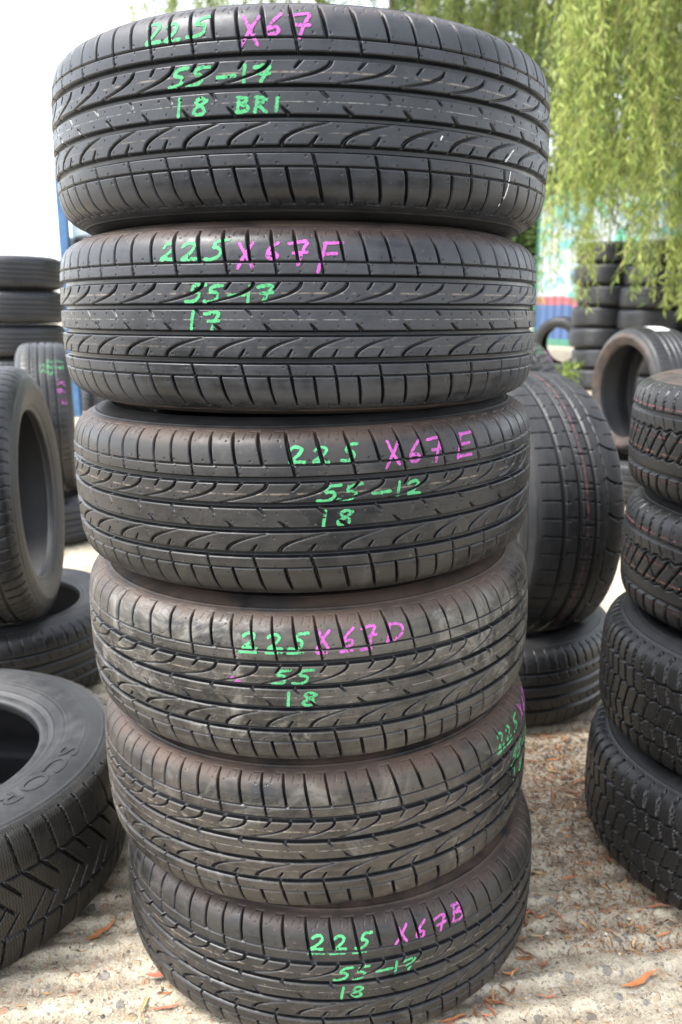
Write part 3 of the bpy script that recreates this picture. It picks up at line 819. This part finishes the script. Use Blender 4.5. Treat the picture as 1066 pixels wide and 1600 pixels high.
# left: standing tyre seen into its hole, and the lying tyre it stands on
build_tyre(SUM, 'car_tyre', (-.955, 2.2, .0005), 'dark tyre lying flat under the upright tyre at the left', tread_mat=M_SUM, roll=40)
build_tyre(SUM, 'car_tyre', (-.872, 2.1, .20), 'upright tyre at the left edge, its dark hole facing right', lying=False, axis_deg=9, lean=-2, roll=60, tread_mat=M_SUM, side_mat=SIDE_LIGHT)
eF, tF = build_tyre(RIB, 'car_tyre', (-1.38, 3.72, .0005), 'blocky tyre lying on the ground behind the upright left tyre', tread_mat=M_FAR, roll=40)
eE, tE = build_tyre(SUM, 'car_tyre', (-1.30, 3.68, .205), 'upright tyre with green and pink marks behind the left hollow tyre', lying=False, axis_deg=18, roll=0, tread_mat=M_SUM)
def standing_marks(kind, tread, lines, theta0, mats):
    for (txt, s, h, mat, du) in lines:
        u = R_(theta0) * kind.R * 1000 + du
        its = []
        for c in txt:
            its.append((c, u, s, h, h * .85)); u += h * 1.25
        write_on(kind, tread, 'green_writing' if mat is GREEN else 'pink_writing', text_strokes(its, len(txt)), mat, width=4.2, dry=.15, res=1.2)
standing_marks(SUM, tE, [('225', 20, 26, GREEN, 0), ('55', -14, 24, GREEN, 20), ('X67', 54, 32, PINK, 110), ('17', 56, 26, GREEN, 0)], -142, None)

# middle right: wide sport tyre standing in the hole of a lying one
build_tyre(SUM, 'car_tyre', (.40, 2.14, .0005), 'dark tyre lying flat under the tall upright sport tyre', tread_mat=M_SUM, roll=10)
build_tyre(SPORT, 'sport_tyre', (.462, 2.15, .158), 'wide upright tyre with a red line round its tread, beside the tall stack', lying=False, axis_deg=15, roll=0, tread_mat=M_SPORT)

# low profile tyre with a paper label, on another lying tyre
GZ = lambda x, y: float(ground_z(np.array(x), np.array(y)))
build_tyre(SUM, 'car_tyre', (1.60, 4.46, GZ(1.6, 4.46)), 'tyre lying flat beneath the low profile tyre at the right', tread_mat=M_SUM, roll=70)
eL, tL = build_tyre(LOW, 'low_profile_tyre', (1.61, 4.45, .225 + GZ(1.6, 4.46)), 'upright low profile tyre with a white paper label on its tread', lying=False, axis_deg=13.7, roll=0, tread_mat=M_SUM, side_mat=SIDE_BROWN)
uu = np.linspace(0, 1, 12); ss = np.linspace(0, 1, 10)
S2, U2 = np.meshgrid(-34 + ss * 88, (R_(180) * 335 - 60) + uu * 170, indexing='ij')
co = LOW.surf(S2, U2, np.full(S2.shape, -1.2)).reshape(-1, 3)
i = (np.arange(9)[:, None] * 12 + np.arange(11)[None]).reshape(-1)
lab = link('paper_label', mesh_np('paper_label', co, np.stack([i, i + 1, i + 13, i + 12], -1)), tL, simple_mat('white_paper', (.72, .74, .70), .6, .06, 30))

# mud tyre with marks
eO, tO = build_tyre(MUD, 'mud_tyre', (1.02, 5.15, GZ(1, 5.15)), 'knobbly upright tyre with green and pink marks behind the tall stack', lying=False, axis_deg=28, roll=0, tread_mat=M_MUD)
standing_marks(MUD, tO, [('225', 40, 26, GREEN, 0), ('X67', 66, 26, PINK, 60), ('17', 10, 22, GREEN, 30)], -150, None)
# tyre in front of the painted container
build_tyre(RIB, 'car_tyre', (2.58, 9.9, GZ(2.5, 9.9) + .02), 'upright tyre leaning in front of the blue foot of the painted container', lying=False, axis_deg=-128, lean=6, tread_mat=M_FAR)

# far stacks
def far_stack(x, y, z0, nn, dz, place, group, jit=.012, seed=0, top=None):
    r = random.Random(seed)
    for k in range(nn):
        o = {0: 'bottom tyre', nn - 1: 'topmost tyre'}.get(k, '%s tyre from the bottom' % ['', 'second', 'third', 'fourth', 'fifth', 'sixth', 'seventh', 'eighth', 'ninth'][k])
        build_tyre(RIB, 'car_tyre', (x + r.uniform(-jit, jit), y + r.uniform(-jit, jit), z0 + k * dz), '%s in the %s' % (o, place), group=group, roll=r.uniform(0, 360), tread_mat=M_FAR)
far_stack(-2.15, 5.62, GZ(0, 5.62), 6, .2115, 'far stack at the left edge', 'far left stack', seed=1)
far_stack(-1.96, 7.3, GZ(0, 7.3), 7, .2065, 'distant stack beside the blue post', 'stack beside the blue post', seed=2)
far_stack(2.72, 8.75, GZ(0, 8.75), 7, .2065, 'left far stack under the willow', 'far right stacks', seed=3, jit=.03)
far_stack(3.03, 8.25, GZ(0, 8.25), 7, .2065, 'far stack half hidden by the drooping willow', 'far right stacks', seed=4, jit=.03)
far_stack(3.5, 8.05, GZ(0, 8.05), 4, .2065, 'low far stack at the right edge', 'far right stacks', seed=5, jit=.03)

# ---------------------------------------------------------------- painted container, blue post
def box_verts(x0, x1, y0, y1, z0, z1):
    v = [(x, y, z) for x in (x0, x1) for y in (y0, y1) for z in (z0, z1)]
    f = [(0, 1, 3, 2), (4, 6, 7, 5), (0, 4, 5, 1), (2, 3, 7, 6), (0, 2, 6, 4), (1, 5, 7, 3)]
    return v, f
def boxes(name, lst, mat, parent=None, bevel=0.004):
    V = []; F = []
    for b in lst:
        v, f = box_verts(*b); o = len(V); V += v; F += [tuple(o + i for i in q) for q in f]
    me = bpy.data.meshes.new(name); me.from_pydata(V, [], F); me.update()
    o = link(name, me, parent, mat)
    if bevel:
        md = o.modifiers.new('bevel', 'BEVEL'); md.width = bevel; md.segments = 2
    return o
m, n, l, p = new_mat('mural_paint')
tc = n.new('ShaderNodeTexCoord'); v = tc.outputs['Object']
sx = n.new('ShaderNodeSeparateXYZ'); l.new(v, sx.inputs[0])
b1 = noise(n, l, v, 1.1, 3, 0.5, 1.5); b2 = noise(n, l, v, 2.6, 3, 0.55, 1.0); b3 = noise(n, l, v, 30, 5, .65)
c = mixc(n, l, sstep(n, l, b1, .51, .55), (.36, .41, .42), (.13, .34, .33))
c = mixc(n, l, sstep(n, l, b2, .58, .61), c, (.14, .29, .42))
c = mixc(n, l, sstep(n, l, noise(n, l, v, 1.7, 2, .5, 2), .60, .63), c, (.10, .45, .30))
zz = math_n(n, l, 'MULTIPLY_ADD', math_n(n, l, 'SUBTRACT', b1, .5), .25, sx.outputs[2])
c = mixc(n, l, sstep(n, l, zz, .86, .84), c, (.30, .09, .10))
c = mixc(n, l, sstep(n, l, zz, .71, .69), c, (.05, .10, .22))
c = mixc(n, l, math_n(n, l, 'MULTIPLY', sstep(n, l, b3, .55, .8), .4), c, (.3, .25, .2))
l.new(c, p.inputs['Base Color']); p.inputs['Roughness'].default_value = .5
MURAL = m
GREENM = simple_mat('green_trim_paint', (.05, .2, .13), .5, .2, 12)
ec = empty('shipping_container', (3.62, 16.0, GZ(3.6, 16.0)))
ang = math.atan2(9.8 - 15.6, 5.14 - 3.69); ec.rotation_euler = (0, 0, ang)
# corrugated long side: local x along, local y away from the camera
xs = []; pitch = .28
for k in range(int(6.0 / pitch)):
    b = .06 + k * pitch
    xs += [(b, 0), (b + .07, 0), (b + .105, .036), (b + .175, .036), (b + .21, 0)]
xs = [q for q in xs if q[0] < 5.94]
V = []; F = []
for (x, y) in xs:
    V += [(x, y + .01, .12), (x, y + .01, 2.46)]
for k in range(len(xs) - 1): F.append((2 * k, 2 * k + 2, 2 * k + 3, 2 * k + 1))
me = bpy.data.meshes.new('side_wall'); me.from_pydata(V, [], F); me.update()
sw = link('side_wall', me, ec, MURAL); md = sw.modifiers.new('thick', 'SOLIDIFY'); md.thickness = .003
boxes('frame', [(0, .06, -.02, .1, 0, 2.59), (5.94, 6.0, -.02, .1, 0, 2.59), (.06, 5.94, -.02, .08, 2.46, 2.59), (.06, 5.94, -.02, .08, 0, .12)], GREENM, ec)
boxes('end_panel', [(.0, .05, .105, 2.4, .1, 2.585)], MURAL, ec)
boxes('end_panel', [(5.95, 6.0, .105, 2.4, .1, 2.585)], MURAL, ec)
boxes('roof', [(.0, 6.0, .085, 2.4, 2.59, 2.62)], GREENM, ec)
boxes('back_wall', [(.055, 5.945, 2.36, 2.4, .0, 2.585)], MURAL, ec)
tag(ec, 'shipping container painted white, turquoise and blue with a red band, behind the willow', 'container')

BLUE = simple_mat('blue_steel_paint', (.07, .17, .34), .5, .3, 14)
RUST = simple_mat('rusty_steel', (.20, .10, .055), .8, .4, 25)
WBOARD = simple_mat('white_board', (.7, .72, .7), .6, .1, 8, col2=(.45, .62, .72))
er = empty('storage_rack', (-2.22, 7.0, GZ(-2.4, 7)))
zr = GZ(-2.4, 7)
boxes('post', [(-.035, .035, -.04, .04, 0, 2.10 - zr)], BLUE, er)
boxes('post', [(.07, .11, .5, .56, 0, 1.95 - zr)], RUST, er)
boxes('board', [(.04, .20, .06, .08, 1.42 - zr, 1.86 - zr)], WBOARD, er)
boxes('shelf_beam', [(-.9, -.036, -.02, .02, 1.0 - zr, 1.08 - zr), (-.9, -.036, -.02, .02, .3, .38)], BLUE, er)
boxes('post', [(-.97, -.901, -.04, .04, 0, 1.15 - zr)], BLUE, er)
tag(er, 'blue steel rack with a tall post and white board behind the far left stack', 'rack')

# ---------------------------------------------------------------- trees
def leaf_mat(name, cA, cB, cC, trans=.35):
    m = bpy.data.materials.new(name); m.use_nodes = True
    n = m.node_tree.nodes; l = m.node_tree.links; n.clear()
    out = n.new('ShaderNodeOutputMaterial')
    at = n.new('ShaderNodeAttribute'); at.attribute_name = 'tone'
    cr = n.new('ShaderNodeValToRGB'); els = cr.color_ramp.elements
    els[0].position = .15; els[0].color = (*cA, 1); els[1].position = .9; els[1].color = (*cC, 1)
    e = els.new(.55); e.color = (*cB, 1)
    l.new(at.outputs['Fac'], cr.inputs[0])
    pr = n.new('ShaderNodeBsdfPrincipled'); pr.inputs['Roughness'].default_value = .5
    tr = n.new('ShaderNodeBsdfTranslucent')
    l.new(cr.outputs[0], pr.inputs['Base Color']); l.new(cr.outputs[0], tr.inputs['Color'])
    mx = n.new('ShaderNodeMixShader'); mx.inputs[0].default_value = trans
    l.new(pr.outputs[0], mx.inputs[1]); l.new(tr.outputs[0], mx.inputs[2]); l.new(mx.outputs[0], out.inputs['Surface'])
    return m

def leaves_mesh(name, P, D, L, Wd, tone, rg):
    """one folded diamond per leaf: base P, direction D, length L, width Wd"""
    k = len(P)
    D = D / np.linalg.norm(D, axis=1, keepdims=True)
    rnd = rg.normal(size=(k, 3)); side = np.cross(D, rnd); side /= np.linalg.norm(side, axis=1, keepdims=True) + 1e-9
    nrm = np.cross(D, side)
    tip = P + D * L[:, None]; mid = P + D * (L * .45)[:, None] + nrm * (Wd * .25)[:, None]
    a = mid + side * (Wd / 2)[:, None]; b = mid - side * (Wd / 2)[:, None]
    co = np.stack([P, a, tip, b], 1).reshape(-1, 3)
    q = np.arange(k * 4).reshape(-1, 4)
    return mesh_np(name, co, q, attrs={'tone': np.repeat(tone, 4)}, smooth=False)

def tube_np(paths, rads, ns=5):
    V = []; F = []; o = 0
    for path, rad in zip(paths, rads):
        path = np.asarray(path, float); m_ = len(path)
        tg = np.gradient(path, axis=0); tg /= np.linalg.norm(tg, axis=1, keepdims=True) + 1e-9
        ref = np.array([1, .13, .07]); s1 = np.cross(tg, ref); s1 /= np.linalg.norm(s1, axis=1, keepdims=True) + 1e-9; s2 = np.cross(tg, s1)
        an = np.arange(ns) / ns * 2 * math.pi
        rr = np.asarray(rad)[:, None, None] if np.ndim(rad) else rad
        ring = path[:, None, :] + rr * (np.cos(an)[None, :, None] * s1[:, None, :] + np.sin(an)[None, :, None] * s2[:, None, :])
        V.append(ring.reshape(-1, 3))
        j = np.arange(ns); j2 = (j + 1) % ns; i0 = np.arange(m_ - 1)[:, None] * ns + o
        F.append(np.stack([i0 + j, i0 + j2, i0 + ns + j2, i0 + ns + j], -1).reshape(-1, 4)); o += m_ * ns
    return np.vstack(V), np.vstack(F)

BARK = simple_mat('willow_bark', (.12, .095, .07), .9, .5, 14, bumpd=.02)
TWIG = simple_mat('willow_twig', (.26, .22, .07), .6, .3, 10)
LEAF_N = leaf_mat('willow_leaf_bright', (.075, .13, .022), (.235, .32, .06), (.47, .53, .16), .42)
LEAF_B = leaf_mat('willow_leaf_back', (.045, .085, .018), (.165, .24, .045), (.36, .43, .11), .42)
LEAF_D = leaf_mat('dark_leaf', (.025, .055, .014), (.05, .10, .022), (.10, .16, .04), .3)

def strands(specs, rg, step=.021, tone_j=.18):
    """specs: (x, y, ztop, zend, tone). hanging whips with side shoots; returns twig paths, leaf arrays"""
    paths = []; P = []; D = []; T = []
    def whip(p0, L, tone, drift):
        nn = max(4, int(L / .09)); t = np.linspace(0, 1, nn)
        ph = rg.uniform(0, 6.28, 4); am = rg.uniform(.01, .05, 2)
        x = p0[0] + drift[0] * t ** .6 + am[0] * np.sin(t * L * 2.2 + ph[0]) + .015 * np.sin(t * L * 7 + ph[2])
        y = p0[1] + drift[1] * t ** .6 + am[1] * np.sin(t * L * 2.0 + ph[1]) + .015 * np.sin(t * L * 6 + ph[3])
        z = p0[2] - L * t
        path = np.stack([x, y, z], -1); paths.append(path)
        k = int(L / step); tt = np.sort(rg.uniform(.02, 1, k))
        P.append(np.stack([np.interp(tt, t, x), np.interp(tt, t, y), np.interp(tt, t, z)], -1))
        dd = rg.normal(size=(k, 3)) * .55; dd[:, 2] = -rg.uniform(.5, 1.2, k); D.append(dd)
        T.append(np.clip(tone + rg.normal(0, tone_j, k), 0, 1))
        return path
    for (x, y, zt, ze, tone) in specs:
        L = zt - ze
        pa = whip((x, y, zt), L, tone, rg.normal(0, .10, 2))
        for _ in range(int(L * 1.6)):
            k = rg.integers(1, len(pa)); l_ = rg.uniform(.2, .7)
            l_ = min(l_, pa[k][2] - ze + .05)
            if l_ > .1: whip(pa[k], l_, np.clip(tone + rg.normal(0, .08), 0, 1), rg.normal(0, .10, 2))
    return paths, np.vstack(P), np.vstack(D), np.concatenate(T)

def willow(name, label, specs, leaf, trunk_xy, crown_z, rg, limbs):
    e = empty(name, (trunk_xy[0], trunk_xy[1], GZ(*trunk_xy)))
    inv = Matrix.Translation(-Vector(e.location))
    paths, P, D, T = strands(specs, rg)
    k = len(P)
    o = np.array(e.location)
    me = leaves_mesh('crown', P - o, D, rg.uniform(.05, .10, k), rg.uniform(.009, .016, k), T, rg)
    link('crown', me, e, leaf)
    v, f = tube_np([q - o for q in paths], [np.linspace(.0028, .001, len(q)) for q in paths], 4)
    link('hanging_twigs', mesh_np('hanging_twigs', v, f), e, TWIG)
    gz = float(e.location[2])
    tr = np.array([[0, 0, -.05], [.03, .02, .6], [-.04, .05, 1.4], [.02, .0, 2.2], [.05, -.03, 3.2], [.0, .02, crown_z - gz]])
    v, f = tube_np([tr], [np.array([.34, .27, .24, .22, .17, .06])], 14)
    link('trunk', mesh_np('trunk', v, f), e, BARK)
    for (x, y, z) in limbs:
        a = tr[3] + np.array([0, 0, rg.uniform(-.3, .5)]); b = np.array([x, y, z]) - o
        t = np.linspace(0, 1, 12)[:, None]
        pth = a + (b - a) * t + np.array([0, 0, 1.0]) * np.sin(t * math.pi * .8) * .7 + rg.normal(0, .04, (12, 3)) * t
        v, f = tube_np([pth], [np.linspace(.11, .015, 12)], 8)
        link('limb', mesh_np('limb', v, f), e, BARK)
    tag(e, label, 'tree')
    return e

rg = np.random.default_rng(11)
specs = []
for _ in range(250):
    y = rg.uniform(5.9, 7.8)
    x = (1.74 + 1.9 * rg.uniform(0, 1) ** 1.25) * y / 7.0
    f = x / y * 7.0
    low = np.interp(f, [1.6, 1.9, 2.2, 2.5, 2.9, 4], [2.35, 1.95, 1.6, 1.05, .95, .9])
    specs.append((x, y, rg.uniform(4.2, 5.6), low + rg.exponential(.42), rg.uniform(.1, 1.0)))
for _ in range(26):
    y = rg.uniform(6.6, 7.6); f = rg.uniform(1.76, 2.0)
    specs.append((f * y / 7.0, y, rg.uniform(4.2, 5.2), rg.uniform(.95, 2.0), rg.uniform(.4, .9)))
willow('willow_tree', 'weeping willow with bright drooping branches over the far right stacks', specs, LEAF_N, (5.6, 8.6), 6.0, rg,
       [(2.3, 6.6, 5.0), (3.2, 6.2, 5.2), (2.8, 7.4, 5.3), (3.9, 7.0, 5.2), (2.0, 7.2, 4.8)])
specs = []
for _ in range(480):
    y = rg.uniform(10.2, 12.2)
    x = rg.uniform(-2.4, 5.4) if rg.uniform() < .42 else rg.uniform(1.0, 5.6)
    low = np.interp(x, [-2.4, -.5, .6, 1.3, 2.0, 2.6, 4.0, 5.0], [4.35, 4.2, 4.05, 3.1, 2.5, 2.2, 2.4, 2.2])
    zt = rg.uniform(5.6, 7.2)
    specs.append((x, y, max(zt, low + .4), low + abs(rg.normal(0, .35 if x < .8 else .6)), rg.uniform(.1, .8)))
for _ in range(70):
    y = rg.uniform(10.4, 12.0); lo = (4.06 + abs(rg.normal(0, .22))) + (y - 11) * .3
    specs.append((rg.uniform(-2.5, -.6) * y / 11, y, rg.uniform(6.0, 7.0), lo, rg.uniform(.4, .95)))
willow('willow_tree', 'broad willow behind the tall stack, its foliage thinning out against the sky', specs, LEAF_B, (1.15, 13.2), 7.0, rg,
       [(-2, 11.4, 6.4), (0, 11, 6.6), (2, 11.2, 6.6), (3.6, 11.2, 6.6), (4.8, 11, 6.4)])

def bush_tree(name, label, x, y, height, rad, nleaf, rg, leaf, group=None):
    gz = GZ(x, y); e = empty(name, (x, y, gz))
    v, f = tube_np([np.array([[0, 0, -.05], [.05, 0, height * .3], [0, .06, height * .7]])], [np.array([.25, .18, .05])], 10)
    link('trunk', mesh_np('trunk', v, f), e, BARK)
    nb = 70; c = rg.normal(size=(nb, 3)); c /= np.linalg.norm(c, axis=1, keepdims=True)
    c *= rg.uniform(.35, 1.0, (nb, 1)); c = c * np.array([rad, rad, height * .46]) + np.array([0, 0, height * .54])
    idx = rg.integers(0, nb, nleaf); sz = rg.uniform(.25, .6, nb)
    P = c[idx] + rg.normal(size=(nleaf, 3)) * (sz[idx] * .55)[:, None]
    P[:, 2] = np.abs(P[:, 2])
    D = rg.normal(size=(nleaf, 3)); D[:, 2] -= .4
    tn = np.clip(rg.uniform(0, 1, nb)[idx] * .7 + rg.uniform(0, .3, nleaf), 0, 1)
    link('crown', leaves_mesh('crown', P, D, rg.uniform(.10, .2, nleaf), rg.uniform(.05, .1, nleaf), tn, rg), e, leaf)
    tag(e, label, 'tree', group)
bush_tree('leafy_tree', 'dark leafy tree behind the container, seen through the willow', 5.0, 19.0, 8.5, 3.0, 16000, rg, LEAF_D)
bush_tree('leafy_tree', 'dark leafy tree behind the tall stack, just right of it', 2.7, 20.5, 9.0, 2.6, 15000, rg, LEAF_D)
bush_tree('leafy_tree', 'dark leafy tree far right behind the container roof', 8.6, 18.0, 7.5, 2.8, 13000, rg, LEAF_D)

bush_tree('leafy_tree', 'low dense bush between the tall stack and the left end of the container', 3.35, 17.6, 4.2, 1.5, 14000, rg, LEAF_D)

# weed at the foot of the far stack
gz = GZ(2.15, 8.0); ew = empty('weed', (2.16, 8.0, gz))
k = 260; hh = rg.uniform(0, .32, k); P = np.stack([rg.normal(0, .05, k), rg.normal(0, .05, k), hh], -1)
D = rg.normal(size=(k, 3)); D[:, 2] += .5
link('foliage', leaves_mesh('foliage', P, D, rg.uniform(.04, .09, k), rg.uniform(.015, .03, k), rg.uniform(.3, 1, k), rg), ew, LEAF_B)
v, f = tube_np([np.array([[dx, dy, 0], [dx * 1.5, dy * 1.5, .2], [dx * 2, dy * 2, .33]]) for dx, dy in ((.02, 0), (-.02, .02), (0, -.03))], [np.array([.004, .003, .001])] * 3, 5)
link('stem', mesh_np('stem', v, f), ew, TWIG)
tag(ew, 'small green weed growing at the foot of the far right stack', 'plant')

# ---------------------------------------------------------------- fallen leaves
def fallen_leaf_mesh(name, L, Wd, curl, bend, seed):
    r = np.random.default_rng(seed); nn = 11
    t = np.linspace(0, 1, nn); wdt = Wd * np.sin(np.clip(t, .02, .99) * math.pi) ** .75 * (1 - .25 * t)
    x = (t - .5) * L; y0 = bend * L * (t - .5) ** 2 + .02 * L * np.sin(t * 9 + r.uniform(0, 6))
    z0 = curl * L * ((t - .5) ** 2) * 1.6 + .002
    V = []
    for k in range(nn):
        for c, s in enumerate((-1, -.4, .4, 1)):
            V.append((x[k], y0[k] + s * wdt[k] / 2, z0[k] + abs(s) ** 1.3 * wdt[k] * .42 * (1 + .4 * math.sin(k * 1.7 + seed))))
    F = []
    for k in range(nn - 1):
        for c in range(3):
            a = k * 4 + c; F.append((a, a + 4, a + 5, a + 1))
    return mesh_np(name, np.array(V), np.array(F))
LM = [simple_mat('dry_leaf_orange', (.40, .17, .06), .6, .3, 60, col2=(.36, .13, .045)),
      simple_mat('dry_leaf_brown', (.27, .125, .06), .7, .3, 60, col2=(.16, .075, .04)),
      simple_mat('dry_leaf_tan', (.52, .36, .18), .65, .3, 60, col2=(.40, .23, .10)),
      simple_mat('dry_leaf_red', (.42, .14, .075), .65, .3, 60, col2=(.30, .09, .05))]
LMESH = [fallen_leaf_mesh('fallen_leaf', L, wd, cu, be, sd) for sd, (L, wd, cu, be) in enumerate([(.062, .010, .25, .3), (.050, .009, .5, -.4), (.075, .011, .15, .2), (.044, .010, .4, .6), (.058, .008, .1, -.2), (.036, .009, .6, .2)])]
def hgt(x, y):
    ix = np.clip(np.searchsorted(gx, x), 1, nx - 1); iy = np.clip(np.searchsorted(gy, y), 1, ny - 1)
    return float(Z[iy, ix])
TY = [(-.0185, 1.264, .325), (.872, 1.452, .35), (-.757, 1.324, .35), (.40, 2.14, .32)]
def free(x, y): return all(math.hypot(x - a, y - b) > r for a, b, r in TY)
r = random.Random(5)
def drop_leaves(count, region, label, group):
    k = 0; tries = 0
    while k < count and tries < 4000:
        tries += 1
        x, y = region(r)
        if not free(x, y): continue
        o = bpy.data.objects.new('fallen_leaf', r.choice(LMESH)); COL.objects.link(o)
        if len(o.data.materials) == 0: o.data.materials.append(LM[0])
        set_mat(o, r.choices(LM, (3, 5, 3, 2))[0])
        s = r.uniform(.3, .72)
        o.scale = (s, s, s); o.location = (x, y, hgt(x, y) + .001); o.rotation_euler = (r.uniform(-.35, .35), r.uniform(-.2, .2), r.uniform(0, 6.28))
        tag(o, label, 'leaf', group); k += 1
def ring_region(cx, cy, R0, R1, a0, a1):
    def f(r):
        a = R_(r.uniform(a0, a1)); q = R0 + (R1 - R0) * r.random() ** 1.8
        return cx + q * math.cos(a), cy + q * math.sin(a)
    return f
drop_leaves(42, ring_region(-.0185, 1.264, .328, .40, -58, -8), 'dry orange willow leaf heaped against the right foot of the tall stack', 'leaves at the right foot of the stack')
drop_leaves(9, ring_region(-.0185, 1.264, .330, .39, -140, -95), 'dry willow leaf lying by the left foot of the tall stack', 'leaves at the left foot of the stack')
drop_leaves(60, lambda r: (r.gauss(.47, .055), r.uniform(1.5, 1.85)), 'curled brown leaf in the gap between the tall stack and the right stack', 'leaves in the gap between the stacks')
drop_leaves(30, lambda r: (r.uniform(.34, .60), r.uniform(1.12, 1.5)), 'scattered dry leaf on the open concrete right of the tall stack', 'leaves on the open concrete')
for (x, y, rz_, mi, me_i, lab) in [(-.392, 1.165, .95, 0, 0, 'single orange leaf against the foot of the lettered tyre'), (-.262, 1.075, .35, 3, 2, 'long reddish leaf lying alone on the concrete left of the stack'),
                                   (.455, 1.06, .5, 0, 2, 'long orange leaf lying alone on the concrete right of the stack')]:
    o = bpy.data.objects.new('fallen_leaf', LMESH[me_i]); COL.objects.link(o); set_mat(o, LM[mi])
    o.location = (x, y, hgt(x, y) + .002); o.rotation_euler = (.15, 0, rz_); tag(o, lab, 'leaf')
# crumbled litter and grit
k = 12200; rg = np.random.default_rng(3)
px = np.concatenate([rg.normal(.46, .08, 6500), rg.uniform(-.6, .75, 4200), rg.uniform(.5, 3.0, 1500)])
py = np.concatenate([rg.uniform(1.12, 1.9, 6500), rg.uniform(.95, 1.9, 4200), rg.uniform(4.0, 8.6, 1500)])
ok = np.array([free(a, b) for a, b in zip(px, py)]); px = px[ok]; py = py[ok]
pz = np.array([hgt(a, b) if b < 3 else GZ(a, b) for a, b in zip(px, py)]) + .002
sc_ = np.where(py > 3, 3.0, 1.0)
D = rg.normal(size=(len(px), 3)); D[:, 2] = np.abs(D[:, 2]) * .2
ll = link('leaf_litter', leaves_mesh('leaf_litter', np.stack([px, py, pz], -1), D, (.003 + .016 * rg.uniform(0, 1, len(px)) ** 2.2) * sc_, rg.uniform(.001, .0035, len(px)) * sc_, rg.uniform(0, 1, len(px)), rg), None,
          leaf_mat('litter', (.07, .045, .03), (.22, .11, .055), (.42, .24, .10), .1))
tag(ll, 'crumbled brown leaf litter scattered over the concrete', 'leaf litter', kind='stuff')

# loose grit: small angular stones
k = 1500; rg = np.random.default_rng(17)
px = np.concatenate([rg.uniform(-.6, .75, 1000), rg.normal(.47, .1, 500)]); py = np.concatenate([rg.uniform(.95, 1.75, 1000), rg.uniform(1.1, 1.9, 500)])
ok = np.array([free(a, b) for a, b in zip(px, py)]); px = px[ok]; py = py[ok]; k = len(px)
oc = np.array([[1, 0, 0], [0, 1, 0], [-1, 0, 0], [0, -1, 0], [0, 0, 1], [0, 0, -.6]], float)
rad = (.0012 + .0042 * rg.uniform(0, 1, k) ** 3)
co = oc[None] * (1 + rg.uniform(-.4, .4, (k, 6, 3))) * rad[:, None, None] * np.stack([np.ones(k), rg.uniform(.5, .9, k), rg.uniform(.4, .8, k)], -1)[:, None, :]
an = rg.uniform(0, 6.28, k); ca, sa_ = np.cos(an)[:, None], np.sin(an)[:, None]
co = np.stack([co[..., 0] * ca - co[..., 1] * sa_, co[..., 0] * sa_ + co[..., 1] * ca, co[..., 2]], -1)
co += np.stack([px, py, np.array([hgt(a, b) for a, b in zip(px, py)]) + rad * .3], -1)[:, None, :]
tri = [(0, 1, 4), (1, 2, 4), (2, 3, 4), (3, 0, 4), (1, 0, 5), (2, 1, 5), (3, 2, 5), (0, 3, 5)]
me = bpy.data.meshes.new('grit'); me.from_pydata(co.reshape(-1, 3).tolist(), [], [tuple(int(q * 6 + i) for i in t) for q in range(k) for t in tri]); me.update()
a = me.attributes.new('tone', 'FLOAT', 'POINT'); a.data.foreach_set('value', np.repeat(rg.uniform(0, 1, k), 6).astype(np.float32))
tag(link('grit', me, None, leaf_mat('grit_stone', (.07, .068, .066), (.30, .24, .17), (.5, .45, .36), 0.0)), 'loose grit and small stones on the concrete', 'grit', kind='stuff')
